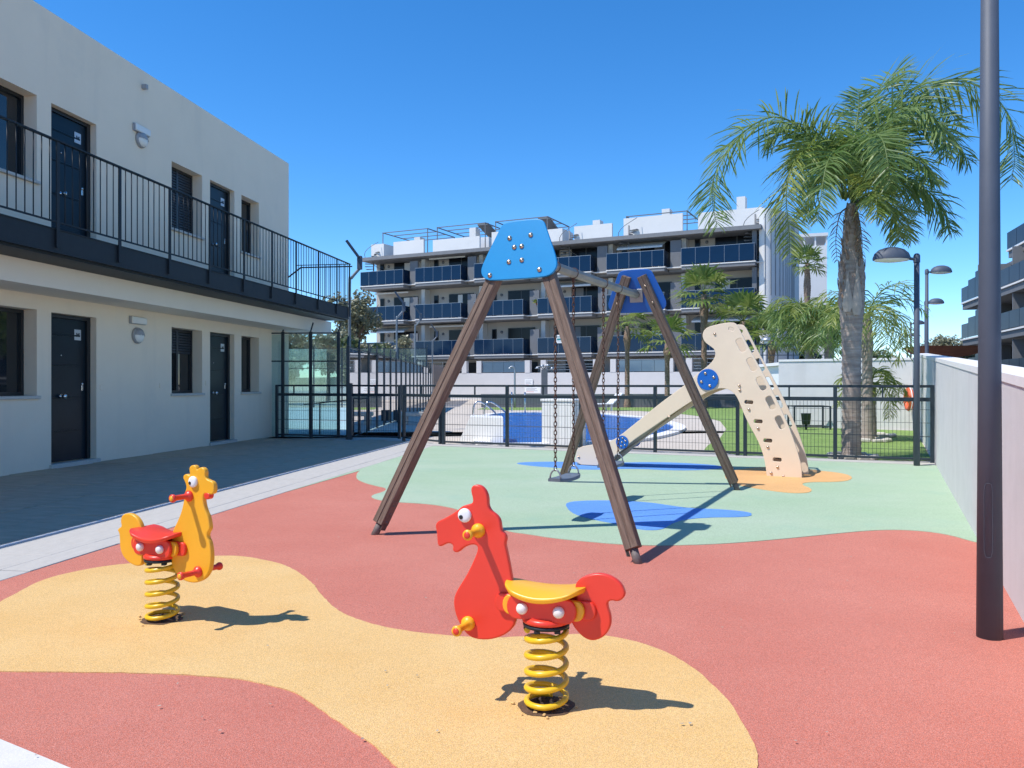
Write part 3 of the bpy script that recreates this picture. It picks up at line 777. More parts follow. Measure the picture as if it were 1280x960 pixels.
def slot(cu, cv, w, h, ang):      # rounded slot, sizes in photo pixels
    pts = []
    c, s_ = math.cos(ang), math.sin(ang)
    for k in range(16):
        an = 2 * math.pi * (k + .5) / 16
        q_ = min(w, h) / 2; x = (w / 2 - q_) * (1 if math.cos(an) > 0 else -1) + q_ * math.copysign(abs(math.cos(an)) ** .75, math.cos(an)); y = (h / 2 - q_) * (1 if math.sin(an) > 0 else -1) + q_ * math.copysign(abs(math.sin(an)) ** .75, math.sin(an))
        pts.append(sp2(cu + x * c - y * s_, cv + x * s_ + y * c))
    return pts
tl = rad(-26)
slots = [slot(860 + x / 4, 380 + y / 4, 8.5, 18, tl) for x, y in ((266, 206), (320, 302), (367, 398), (414, 494), (461, 592))]
slots += [slot(860 + x / 4, 380 + y / 4, 11, 5, rad(5)) for x, y in ((305, 491), (352, 587), (400, 683), (447, 778))]
slots += [slot(914.5, 411.5, 7.5, 4.5, rad(18))]
WS = .43
for k, off in enumerate((0., WS)):
    M4 = basis(SP + sn * off, sd, Vector((0, 0, 1)), sd.cross(Vector((0, 0, 1))))
    me = plate_mesh('side_panel', so_, slots, .026, .005, M_beige, M4); me.transform(world_matrix(slide).inverted())
    pn = mk('side_panel', me, None, slide)
    fs_ = -1 if k == 0 else 1
    for (u, v, rpx, ro) in ((885.3, 474.5, 13.4, .155), (778.5, 552.6, 8.3, .09)):
        x, z = sp2(u, v); Yd = SP.y + sd.y * x
        r_ = rpx / FPX * Yd
        c = SP + sd * x + sn * (off + fs_ * .0135) + Vector((0, 0, z))
        mb = MB(); mb.disc(c, r_, .018, sn * fs_, 24, .004)
        dsk = mk('disc', mb, M_dblue, pn); dsk.data.transform(world_matrix(slide).inverted())
        nb = 4 if rpx > 10 else 6
        for q in range(nb):
            an = 2 * math.pi * q / nb + .35
            rr_0 = r_ * .62
            cc = c + sn * fs_ * .018 + (sd * math.cos(an) + Vector((0, 0, 1)) * math.sin(an)) * rr_0
            mk('bolt', MB().dome(cc, .021 if nb == 4 else .015, sn * fs_, .016, 10), M_bolt, pn).data.transform(world_matrix(slide).inverted())
        if nb == 6:
            mk('bolt', MB().dome(c + sn * fs_ * .018, .015, sn * fs_, .014, 10), M_bolt, pn).data.transform(world_matrix(slide).inverted())
    if k == 0:
        for (u, v) in [(860 + x / 4, 380 + y / 4) for x, y in ((135, 150), (258, 408), (260, 430), (306, 527), (352, 622), (401, 716), (449, 815), (417, 845), (478, 862))] + [(724, 571), (747, 571.5), (837, 521)]:
            x, z = sp2(u, v)
            c = SP + sd * x + sn * (-.013) + Vector((0, 0, z))
            mb = MB(); mb.dome(c, .02, -sn, .018, 8); mk('bolt', mb, M_bolt, pn).data.transform(world_matrix(slide).inverted())
def span(name, pts, th, m, inset=.014):           # board running between the two side panels along a path (u,v)
    P = [sp2(u, v) for u, v in pts]; mb = MB()
    vs = []
    for (x, z) in P:
        for off in (inset, WS - inset):
            p = SP + sd * x + sn * off
            vs += [(p.x, p.y, z), (p.x, p.y, z - th)]
    fs = []
    for i in range(len(P) - 1):
        o = i * 4; n = o + 4
        fs += [(o, n, n + 2, o + 2), (o + 1, o + 3, n + 3, n + 1), (o, o + 1, n + 1, n), (o + 2, n + 2, n + 3, o + 3)]
    e = (len(P) - 1) * 4
    fs += [(0, 2, 3, 1), (e, e + 1, e + 3, e + 2)]
    mb.add(vs, fs)
    return mk(name, mb, m, slide, True)
span('chute', [(720, 571), (748, 571), (762, 566), (776, 557), (792, 546), (832, 515), (872, 486), (884, 481), (912, 480.5)], .03, M_chute)
mk('chute_end', MB().beam(SP + sd * sp2(722, 572)[0] + sn * .02 + Vector((0, 0, .05)), SP + sd * sp2(722, 572)[0] + sn * (WS - .02) + Vector((0, 0, .05)), .03, .14), M_beige, slide, True)
for (x, y) in ((305, 491), (352, 587), (400, 683), (447, 778)):
    u, v = 860 + x / 4, 380 + y / 4
    X_, z_ = sp2(u, v)
    mk('step', MB().beam(SP + sd * X_ + sn * .0 + Vector((0, 0, z_ - .006)), SP + sd * X_ + sn * WS + Vector((0, 0, z_ - .006)), .085, .03), mat('step_dark', (.10, .06, .035), .6), slide, True)
for xx in (3.75,):
    p = SP + sd * (sp2(1002, 597)[0] - .12)
    ftm = MB(); ftm.beam(p + sn * .06 + Vector((0, 0, .03)), p + sn * (WS + .16) + Vector((0, 0, .03)), .10, .05)
    mk('foot', ftm, M_galv, slide, True)

# ================================================================== SPRING RIDERS
def helix(R_, r, z0, z1, turns, seg=26):
    pts = []
    n = int(turns * seg)
    for k in range(n + 1):
        t = k / n; an = 2 * math.pi * turns * t + 1.2
        tz = t
        lead = .10
        if t < lead: zz = z0 + (z1 - z0) * .02 * t / lead
        elif t > 1 - lead: zz = z1 - (z1 - z0) * .02 * (1 - t) / lead
        else: zz = z0 + (z1 - z0) * (.02 + .96 * (t - lead) / (1 - 2 * lead))
        pts.append((R_ * math.cos(an), R_ * math.sin(an), zz))
    return pts
def rider(name, label, cat_, base_p, hd, nr, body_px, tail_px, col_body, col_seat, col_peg, eye, handle, foot, eye_r, seatx, z_seat, far_peg=True, extra=None):
    """hd: heading along the board, nr: board normal towards the viewer"""
    hd = Vector((*hd, 0)).normalized(); nr = Vector((*nr, 0)).normalized()
    t = thing(name, label, cat_, base_p)
    inv = Matrix.Translation(-Vector(base_p))
    def pt(u, v):
        return plane_hit(u, v, base_p, hd)
    def at(x, z, n=0.): return Vector(base_p) + hd * x + nr * n + Vector((0, 0, z))
    Mx = basis(Vector(base_p), hd, Vector((0, 0, 1)), hd.cross(Vector((0, 0, 1))))
    TH = .026
    parts = []
    for nm, px in (('body_panel', body_px), ('tail_panel', tail_px)):
        me = plate_mesh(nm, chaikin([pt(u, v) for u, v in px], 2), [], TH, .006, col_body, Mx); me.transform(inv)
        parts.append(mk(nm, me, None, t))
    # eyes on both faces
    ex, ez = pt(*eye)
    for s_ in (1, -1):
        mb = MB(); c = at(ex, ez, s_ * TH / 2)
        mb.lathe([(eye_r * .96, 0), (eye_r, .004), (eye_r * .97, .010), (eye_r * .85, .0135), (eye_r * .5, .0148), (0, .015)], c, 22, nr * s_)
        ey = mk('eye', mb, M_white, parts[0], False); ey.data.transform(inv)
        mb = MB(); c2 = at(ex + eye_r * .42 * (1 if extra == 'horse' else -1) * 1.0, ez - eye_r * .22, s_ * (TH / 2 + .0135))
        mb.lathe([(eye_r * .31, 0), (eye_r * .31, .002), (eye_r * .24, .0035), (0, .004)], c2, 14, nr * s_)
        mk('pupil', mb, M_black, parts[0], False).data.transform(inv)
    # grips and foot pegs
    for nm, (u, v), ln in (('handle', handle, .105), ('foot_peg', foot, .11)):
        x, z = pt(u, v)
        for s_ in (1, -1):
            mb = MB(); c = at(x, z, s_ * TH / 2)
            mb.lathe([(.027, 0), (.028, .008), (.021, .016), (.0135, .022), (.0135, ln - .02), (.018, ln - .014), (.0205, ln - .004), (.019, ln + .002), (.013, ln + .004)], c, 16, nr * s_)
            g = mk(nm, mb, col_peg, t); g.data.transform(inv)
            mb = MB(); mb.lathe([(.0125, ln - .002), (.0125, ln + .0045), (.008, ln + .007), (0, ln + .0075)], c, 14, nr * s_)
            mk('cap', mb, col_body, g).data.transform(inv)
    # clamp brackets in three layers either side of the boards
    x0, x1 = seatx
    zc = z_seat - .072
    def lozenge(a, b, h):
        pts = []
        for k in range(9):
            an = -math.pi / 2 + math.pi * k / 8; pts.append((b + h * .75 * math.cos(an), zc + h * math.sin(an)))
        for k in range(9):
            an = math.pi / 2 + math.pi * k / 8; pts.append((a + h * .75 * math.cos(an), zc + h * math.sin(an)))
        return pts
    for s_ in (1, -1):
        for nm, (d0, d1), grow, hh, m in (('clamp', (TH / 2, TH / 2 + .016), .035, .034, M_pred), ('spacer', (TH / 2 + .0165, TH / 2 + .036), -.005, .036, M_pyel), ('side_plate', (TH / 2 + .0365, TH / 2 + .054), -.035, .044, M_pred)):
            me = plate_mesh(nm, lozenge(x0 - grow, x1 + grow, hh), [], d1 - d0, .004, m, basis(Vector(base_p) + nr * s_ * (d0 + d1) / 2, hd, Vector((0, 0, 1)), hd.cross(Vector((0, 0, 1))))); me.transform(inv)
            mk(nm, me, None, t)
        for q in (.24, .76):
            mb = MB(); mb.lathe([(.021, 0), (.022, .006), (.019, .016), (.012, .021), (0, .022)], at(x0 + (x1 - x0) * q, zc - .002, s_ * (TH / 2 + .054)), 14, nr * s_)
            mk('bolt_cap', mb, M_capw, t).data.transform(inv)
    # seat: thick moulded board, wings curling down at the sides
    L_ = (x1 - x0) * .5 + .022; cx = (x0 + x1) / 2
    nu, nv = 16, 10; top = []; mb = MB(); vs = []
    def seat_pt(a, b, up):
        w = .105 * (1 - .30 * max(0, a) ** 2 - .05 * max(0, -a) ** 2) * (1 - .6 * max(0., abs(a) - .82) / .18 * .5)
        z = z_seat + .012 * a * a - .026 * (abs(b) ** 2.2) * (1 - .9 * (a - .12) ** 2) + (.0 if up else -.024 + .004 * abs(b))
        e = 1 - .04 * (1 if not up else 0)
        ae = a * L_ * math.sqrt(max(0., 1 - .12 * b * b)) * e
        return at(cx + ae, z, b * w * e)
    for up in (True, False):
        for i in range(nu + 1):
            for j in range(nv + 1):
                vs.append(seat_pt(-1 + 2 * i / nu, -1 + 2 * j / nv, up))
    fs = []; K = (nu + 1) * (nv + 1)
    for i in range(nu):
        for j in range(nv):
            a_ = i * (nv + 1) + j; b_ = a_ + nv + 1
            fs.append((a_, a_ + 1, b_ + 1, b_)); fs.append((K + a_, K + b_, K + b_ + 1, K + a_ + 1))
    for i in range(nu):
        for j in (0, nv):
            a_ = i * (nv + 1) + j; b_ = a_ + nv + 1; fs.append((a_, b_, K + b_, K + a_))
    for j in range(nv):
        for i in (0, nu):
            a_ = i * (nv + 1) + j; fs.append((a_, a_ + 1, K + a_ + 1, K + a_))
    mb.add(vs, fs, True)
    se = mk('seat', mb, col_seat, t); se.data.transform(inv)
    bm = bmesh.new(); bm.from_mesh(se.data); bmesh.ops.recalc_face_normals(bm, faces=bm.faces[:]); bm.to_mesh(se.data); bm.free()
    se.data.set_sharp_from_angle(angle=rad(60))
    bv = se.modifiers.new('soft', 'BEVEL'); bv.width = .007; bv.segments = 2; bv.limit_method = 'ANGLE'
    # round plate, steel ring, spring
    zp = z_seat - .135
    mk('top_plate', MB().lathe([(0, zp), (.078, zp), (.09, zp + .006), (.09, zp + .018), (.08, zp + .026), (0, zp + .026)], (0, 0, 0), 26), M_pred, t)
    rg = MB(); rg.lathe([(0, zp - .012), (.086, zp - .012), (.088, zp - .001), (0, zp - .001)], (0, 0, 0), 24)
    for k in range(6):
        an = k * math.pi / 3; rg.bbox(.074 * math.cos(an) - .011, .074 * math.cos(an) + .011, .074 * math.sin(an) - .011, .074 * math.sin(an) + .011, zp - .024, zp - .0125, .002)
    mk('clamp_ring', rg, M_steel, t)
    mk('spring', MB().tube(helix(.0735, .0115, .022, zp - .026, 5.35), .0112, 9), M_spring, t)
    # worn hole with the anchor plate
    an_ = MB(); an_.lathe([(0, .008), (.06, .008), (.068, .004)], (0, 0, 0), 20)
    for k in range(4):
        a_ = k * math.pi / 2 + .5; an_.lathe([(.011, .008), (.011, .02), (0, .02)], (.045 * math.cos(a_), .045 * math.sin(a_), 0), 6)
    mk('anchor', an_, mat('anchor_rust', (.05, .032, .028), .7, var=.4, vscale=40), t)
    wr = MB()
    pts = [(.105 * (1 + .22 * noise.noise(Vector((math.cos(k * .2618) * 2, math.sin(k * .2618) * 2, base_p[0])))) * math.cos(k * .2618), .10 * (1 + .22 * noise.noise(Vector((math.cos(k * .2618) * 2, math.sin(k * .2618) * 2, base_p[0] + 5)))) * math.sin(k * .2618), .0062) for k in range(24)]
    wr.add(pts, [tuple(range(24))]); mk('worn_patch', wr, mat('worn_rubber', (.16, .09, .05), .95, var=.5, vscale=40, bump=.6, bscale=120), t)
    for k in range(9):
        a_ = R.uniform(0, 6.28); r_ = R.uniform(.075, .15)
        c = MB(); s0 = R.uniform(.004, .009)
        c.bbox(-s0, s0, -s0 * .7, s0 * .7, 0, s0 * .8, s0 * .3); o = mk('rubber_chip', c, M_yel, t); o.location = (r_ * math.cos(a_), r_ * math.sin(a_), .006); o.rotation_euler = (0, 0, a_ * 3)
    return t
H = lambda pts: [(520 + x / 3, 590 + y / 3) for x, y in pts]
horse_body = H([(210, 72), (212, 54), (226, 46), (247, 50), (264, 67), (274, 95), (274, 125), (284, 145), (306, 160), (319, 180), (322, 207), (325, 222), (339, 233), (343, 250), (337, 268), (345, 300), (355, 350), (363, 400), (369, 440), (376, 500), (380, 555), (362, 590), (322, 616), (270, 628), (218, 622),
                (188, 600), (164, 560), (150, 522), (145, 485), (150, 457), (166, 428), (192, 388), (216, 340), (234, 298), (236, 278), (224, 270), (204, 272), (180, 284), (166, 298), (151, 301), (141, 291), (145, 274), (130, 264), (112, 270), (97, 279), (86, 273), (84, 250), (82, 222), (77, 200), (84, 184), (112, 172), (140, 156), (161, 142), (176, 127), (196, 121), (216, 116), (218, 100)])
horse_tail = H([(598, 432), (606, 408), (630, 390), (668, 379), (702, 379), (737, 390), (767, 412), (782, 436), (787, 457), (778, 475), (758, 484), (735, 478), (720, 487), (722, 507), (731, 532), (734, 562), (726, 592), (705, 617), (670, 631), (638, 623), (608, 596), (588, 566), (582, 545), (598, 515), (606, 470)])
hp = G(683, 884)
th = rad(21)
rider('spring_horse', 'red horse shaped spring rider with yellow seat and pegs', 'spring rider', hp, (-math.cos(th), math.sin(th)), (-math.sin(th), -math.cos(th)), horse_body, horse_tail, M_pred, M_pyel, M_pyel, (520 + 190 / 3, 590 + 160 / 3), (520 + 240 / 3, 590 + 217 / 3), (520 + 202 / 3, 590 + 563 / 3), .0275, (-.135, .135), .452, extra='horse')
K_ = lambda pts: [(120 + x / 4, 560 + y / 4) for x, y in pts]
roo_body = K_([(474, 102), (481, 88), (497, 83), (509, 91), (514, 110), (522, 100), (536, 94), (551, 103), (556, 122), (554, 145), (570, 160), (589, 165), (599, 182), (601, 210), (596, 228), (576, 233), (556, 224), (546, 236), (545, 270), (555, 310), (570, 342), (577, 380), (579, 405), (565, 425), (565, 447), (578, 470),
               (585, 520), (585, 570), (575, 620), (550, 655), (510, 673), (470, 669), (430, 650), (400, 612), (385, 575), (380, 530), (388, 480), (388, 440), (395, 408), (415, 368), (435, 320), (447, 270), (452, 232), (455, 215), (462, 195), (455, 170), (444, 150), (446, 135), (460, 128), (473, 134), (480, 138), (477, 120)])
roo_tail = K_([(128, 455), (126, 425), (116, 408), (126, 396), (138, 392), (132, 362), (138, 336), (160, 324), (190, 329), (215, 349), (232, 380), (241, 420), (242, 452), (234, 500), (240, 545), (238, 585), (212, 590), (174, 572), (144, 540), (130, 502)])
rp = G(203, 775)
ph = rad(27)
ro = rider('spring_rooster', 'yellow rooster shaped spring rider with red seat and pegs', 'spring rider', rp, (math.cos(ph), -math.sin(ph)), (-math.sin(ph), -math.cos(ph)), roo_body, roo_tail, M_pyel, M_pred, M_pred, (120 + 500 / 4, 560 + 167 / 4), (120 + 478 / 4, 560 + 238 / 4), (120 + 523 / 4, 560 + 615 / 4), .028, (-.14, .135), .452, extra='rooster')
mbw = MB(); x_, z_ = plane_hit(120 + 566 / 4, 560 + 236 / 4, rp, (math.cos(ph), -math.sin(ph)))
wat = plate_mesh('wattle', chaikin([(x_ - .022, z_ + .012), (x_ + .02, z_ + .012), (x_ + .016, z_ - .014), (x_ - .004, z_ - .022), (x_ - .02, z_ - .012)], 2), [], .03, .004, M_pred, basis(rp, (math.cos(ph), -math.sin(ph), 0), (0, 0, 1), Vector((math.cos(ph), -math.sin(ph), 0)).cross(Vector((0, 0, 1))))); wat.transform(Matrix.Translation(-rp))
mk('wattle', wat, None, ro)

# ================================================================== LAMP POSTS
def lamp_post(label, loc, h, r0, r1, head_dir, group='curved head lamp posts', hatch=False):
    t = thing('street_lamp', label, 'street lamp', loc, 0, group)
    mk('pole', MB().tube([(0, 0, -.03), (0, 0, h * .5), (0, 0, h)], [r0, (r0 + r1) / 2, r1], 20), M_pole, t)
    hx, hy = head_dir
    a_ = MB(); a_.tube(cat([(0, 0, h - .08), (hx * .05, hy * .05, h - .07), (hx * .13, hy * .13, h - .06)], 3), .022, 8)
    a_.lathe([(r1 + .008, h - .12), (r1 + .008, h - .02), (r1 * .6, h + .012), (0, h + .014)], (0, 0, 0), 14)
    mk('arm', a_, M_pole, t)
    # domed shade, long axis along the arm
    dm = MB(); seg = 22
    prof = [(1., -.02), (1.0, .01), (.9, .075), (.68, .125), (.35, .155), (0, .162)]
    dm.lathe(prof, (0, 0, 0), seg)
    dm.map(basis(Vector((hx * .37, hy * .37, h - .06)), Vector((hx, hy, 0)) * .265, Vector((-hy, hx, 0)) * .20, Vector((0, 0, 1))))
    sh = mk('lamp_shade', dm, M_pole, t)
    ln = MB(); ln.lathe([(.93, -.021), (.9, -.035), (.5, -.05), (0, -.053)], (0, 0, 0), seg)
    ln.map(basis(Vector((hx * .37, hy * .37, h - .06)), Vector((hx, hy, 0)) * .265, Vector((-hy, hx, 0)) * .20, Vector((0, 0, 1))))
    mk('lens', ln, M_lampglass, sh)
    if hatch:
        hm = MB(); r2 = r0 - .0022
        a0, a1 = math.radians(215), math.radians(252)
        P_ = lambda an, z: (r2 * math.cos(an), r2 * math.sin(an), z)
        hm.tube([P_(a0, .42), P_(a0, .70), P_(a0 + .1, .73), P_((a0 + a1) / 2, .735), P_(a1 - .1, .73), P_(a1, .70), P_(a1, .42), P_(a1 - .1, .39), P_((a0 + a1) / 2, .385), P_(a0 + .1, .39), P_(a0, .42)], .0012, 5, False)
        mk('hatch', hm, M_pole, t)
    return t
lp0 = G(1237, 796.5)
lamp_post('thick dark lamp post standing close beside the right wall', lp0, 3.75, .0565, .033, Vector((-.88, .42)).normalized(), hatch=True)
lamp_post('dark curved head lamp post at the end of the pool fence', (5.93, 11.72, 0), 3.1, .044, .038, (-1, .0))
for k, (Y, u, z, lab) in enumerate(((20.6, 1158.5, 4.15, 'curved head street lamp nearest beyond the right wall'), (28, 1157, 4.1, 'small street lamp showing its head beside the second lamp pole'), (37.6, 1138.5, 4.1, 'thin distant street lamp left of the dark lamp post'), (47., 1134, 4.1, 'farthest and shortest street lamp above the garden wall'))):
    lamp_post(lab, ((u - 640) / FPX * Y, Y, 0), z, .05, .04, (1, 0), group='street lamps along the road')

# ================================================================== PALMS
def leaflets(mb, path, n, lmax, w, droop, rnd, plum=.5, start=.14, prof=None):
    P = cat(path, 10); m = len(P)
    lens = [0]
    for i in range(1, m): lens.append(lens[-1] + (P[i] - P[i - 1]).length)
    tot = lens[-1]
    up = Vector((0, 0, 1))
    j = 0
    for k in range(n):
        t = start + (1 - start) * (k + .5) / n
        d = t * tot
        j = 0
        while j < m - 2 and lens[j + 1] < d: j += 1
        f = (d - lens[j]) / max(1e-6, lens[j + 1] - lens[j])
        p = P[j].lerp(P[j + 1], f); T = (P[j + 1] - P[j]).normalized()
        S = T.cross(up)
        if S.length < .15: S = T.cross(Vector((.3, 1, 0)))
        S.normalize(); U = S.cross(T)
        L_ = lmax * (math.sin(math.pi * min(1, .16 + t * .80)) ** .6) * rnd.uniform(.8, 1.12)
        for sg in (-1, 1):
            dv = (S * sg * rnd.uniform(.65, 1.0) + T * rnd.uniform(.45, .8) + U * rnd.uniform(-plum * 1.2, plum * 1.1) + Vector((0, 0, -.14))).normalized()
            p1 = p + dv * L_ * .5
            d2 = (dv + Vector((0, 0, -droop * rnd.uniform(.6, 1.3)))).normalized()
            p2 = p1 + d2 * L_ * .3
            d3 = (d2 + Vector((0, 0, -droop * rnd.uniform(.6, 1.6)))).normalized()
            p3 = p2 + d3 * L_ * .25
            q = dv.cross(T); q = q.normalized() if q.length > .05 else U
            q = (T * .7 + q * rnd.uniform(-.6, .6)).normalized()
            a = q * w * .5
            mb.add([p - a * .5, p + a * .5, p1 + a, p1 - a, p2 + a * .75, p2 - a * .75, p3], [(0, 1, 2, 3), (3, 2, 4, 5), (5, 4, 6)])
def frond(tree, path, n, lmax, w=.022, droop=.35, m=None, plum=.5, rr=.018):
    mb = MB(); leaflets(mb, path, int(n * 1.75), lmax * 1.3, w * 1.2, droop * .55, R, plum)
    P = cat(path, 6)
    mb.tube(P, rr, 6, r1=.003)
    return mk('frond', mb, m or M_frond, tree, True)
def trunk_mesh(h, prof, wob=.02, seg=20, rings=0, seed=0):
    n = max(10, int(h / .05)); vs = []; mb = MB()
    for i in range(n + 1):
        z = h * i / n; t = i / n
        for j in range(len(prof) - 1):
            if prof[j][0] <= t <= prof[j + 1][0]:
                f = (t - prof[j][0]) / (prof[j + 1][0] - prof[j][0]); r = prof[j][1] * (1 - f) + prof[j + 1][1] * f
        r *= 1 + (.05 if i % 2 else -.03) * (1 if rings else 0)
        for k in range(seg):
            an = 2 * math.pi * k / seg
            rr = r * (1 + wob * noise.noise(Vector((math.cos(an) * 2, math.sin(an) * 2, z * 3 + seed))))
            vs.append((rr * math.cos(an), rr * math.sin(an), z))
    fs = [(i * seg + k, i * seg + (k + 1) % seg, (i + 1) * seg + (k + 1) % seg, (i + 1) * seg + k) for i in range(n) for k in range(seg)]
    mb.add(vs, fs, True); mb.f.append(tuple(len(vs) - seg + k for k in range(seg))); mb.sm.append(False)
    return mb
PY = 12.95
def pw(u, v, dy=0.): return W(u, v, PY + dy)
pb = Vector(((1064.5 - 640) / FPX * PY, PY, 0))
palm = thing('palm_tree', 'tall feather palm with ringed grey trunk behind the fence', 'palm tree', pb)
HT = 4.12
mk('trunk', trunk_mesh(HT, [(0, .165), (.03, .148), (.2, .14), (.48, .15), (.56, .175), (.64, .20), (.74, .195), (.81, .15), (.90, .125), (1, .075)], .07, 24, True), M_trunk, palm)
bt = MB()
bt.add([(-.05, 0, 0), (.05, 0, 0), (.028, .025, .13), (-.028, .025, .13), (0, .035, .02), (0, .05, .12), (.012, .035, .22), (-.012, .035, .22)], [(0, 1, 4), (0, 4, 5, 3), (4, 1, 2, 5), (3, 5, 7), (5, 2, 6), (7, 5, 6), (0, 3, 2, 1)])
bt = bt.mesh('leaf_base', M_boot)
def palm_r(t):
    pr = [(0, .165), (.48, .15), (.56, .172), (.64, .195), (.74, .19), (.81, .148), (.90, .122), (1, .075)]
    for (a, ra), (b, rb) in zip(pr, pr[1:]):
        if a <= t <= b: return ra + (rb - ra) * (t - a) / (b - a)
for k in range(84):
    zz = 2.2 + k * .0215; an = k * 2.399 + R.uniform(-.2, .2)
    r = palm_r(min(1, (zz + .06) / HT)) - .022
    o = mk('leaf_base', bt, M_boot, palm); o.location = (r * math.sin(-an), r * math.cos(an), zz); o.rotation_euler = (R.uniform(-.06, .10), R.uniform(-.25, .25), an); o.scale = (R.uniform(.8, 1.2), .8, R.uniform(.7, 1.15))
spm = MB()
for (du, s0, s1) in ((.0, 2.3, 3.15), (-.15, 2.35, 3.0)):
    vs = []
    for i, (f, w) in enumerate(((0, .05), (.15, .085), (.35, .07), (.65, .035), (1, .004))):
        z = s0 + (s1 - s0) * f; y = -.215 - .03 * math.sin(f * 3); x = du
        vs += [(x - w, y + .03, z), (x, y - .02, z), (x + w, y + .03, z)]
    spm.add(vs, [(i * 3 + q, i * 3 + q + 1, i * 3 + q + 4, i * 3 + q + 3) for i in range(4) for q in range(2)], True)
mk('spathe', spm, M_spathe, palm)
cr = lambda x, y, dy=0.: W(840 + x / 2.743, 50 + y / 2.743, PY + dy)
B0 = cr(605, 560)
FR = [  # path in crop pixels with depth offsets, leaflet count, length, droop, material
    ([(590, 545, 0), (530, 410, -.15), (440, 300, -.3), (340, 265, -.4), (230, 330, -.5), (150, 450, -.55), (140, 560, -.55), (155, 640, -.5)], 74, .62, .35, M_frond),
    ([(585, 545, 0), (540, 420, -.3), (480, 370, -.6), (420, 420, -.8), (392, 520, -.9), (400, 640, -.95), (405, 730, -.95)], 62, .48, .4, M_frondy),
    ([(615, 540, 0), (660, 430, .1), (720, 290, .2), (820, 170, .25), (940, 140, .2), (1060, 160, .1), (1150, 250, 0), (1175, 390, -.1), (1165, 480, -.1)], 92, .66, .35, M_frond),
    ([(605, 540, 0), (620, 420, .2), (650, 300, .35), (690, 210, .5), (745, 130, .6), (800, 95, .7)], 66, .6, .25, M_frond),
    ([(622, 560, 0), (690, 490, -.2), (790, 480, -.4), (880, 520, -.55), (930, 590, -.6), (955, 660, -.6)], 62, .5, .5, M_frond),
    ([(620, 575, 0), (670, 540, -.3), (730, 560, -.6), (770, 620, -.75), (780, 690, -.8)], 46, .40, .5, M_frondy),
    ([(615, 550, 0), (690, 430, .1), (790, 320, .1), (880, 290, 0), (960, 330, -.1), (1020, 420, -.15)], 70, .60, .4, M_frond),
    ([(610, 540, 0), (690, 360, -.3), (780, 250, -.6), (870, 240, -.9), (930, 320, -1.1), (940, 400, -1.2)], 62, .5, .4, M_frond),
    ([(595, 545, 0), (560, 440, .4), (500, 380, .8), (450, 420, 1.1), (430, 520, 1.3)], 54, .5, .4, M_frond),
    ([(598, 545, 0), (585, 430, -.5), (560, 380, -.9), (530, 430, -1.25), (510, 540, -1.4), (500, 620, -1.4)], 52, .42, .45, M_frond),
    ([(602, 540, 0), (560, 380, .3), (540, 350, .5), (500, 340, .7), (440, 360, .9), (400, 430, 1.)], 56, .5, .35, M_frond),
    ([(610, 545, 0), (640, 400, -.5), (680, 330, -.9), (720, 340, -1.3), (740, 420, -1.55), (750, 500, -1.6)], 54, .5, .4, M_frond),
    ([(615, 560, 0), (680, 470, .4), (760, 450, .8), (830, 510, 1.1), (850, 590, 1.2)], 50, .5, .45, M_frond),
    ([(618, 570, 0), (690, 520, .5), (770, 560, .9), (810, 640, 1.1), (820, 690, 1.1)], 46, .42, .5, M_frondy),
    ([(606, 535, 0), (610, 420, .1), (625, 330, .2), (640, 230, .35), (640, 170, .5)], 50, .45, .2, M_frond),
    ([(600, 540, 0), (570, 420, -.1), (520, 340, -.2), (450, 290, -.3), (380, 300, -.4), (320, 370, -.4)], 60, .5, .35, M_frond),
    ([(615, 545, 0), (670, 400, .4), (740, 270, .7), (840, 200, .9), (930, 220, 1.), (990, 300, 1.1)], 66, .55, .35, M_frond),
    ([(618, 555, 0), (700, 450, -.4), (790, 400, -.7), (860, 420, -.95), (900, 490, -1.1)], 56, .5, .4, M_frond),
    ([(612, 545, 0), (660, 470, -.6), (690, 480, -1.), (700, 540, -1.3), (705, 610, -1.4)], 46, .42, .45, M_frondy),
    ([(596, 550, 0), (560, 480, .2), (510, 470, .4), (470, 530, .5), (455, 610, .55)], 48, .42, .4, M_frond),
]
M_dead = leafmat('frond_dry', (.20, .14, .08), (.34, .26, .16), 2.)
for pth in ([(600, 575, 0), (575, 600, -.2), (562, 680, -.25), (566, 760, -.22)], [(618, 578, 0), (640, 610, -.2), (652, 690, -.25), (650, 750, -.2)]):
    frond(palm, [cr(*p) for p in pth], 9, .16, .02, .8, M_dead, .3, rr=.014)
for pth, n, L_, dr, m_ in FR:
    frond(palm, [cr(*p) for p in pth], n, L_, .024, dr, m_, .55)

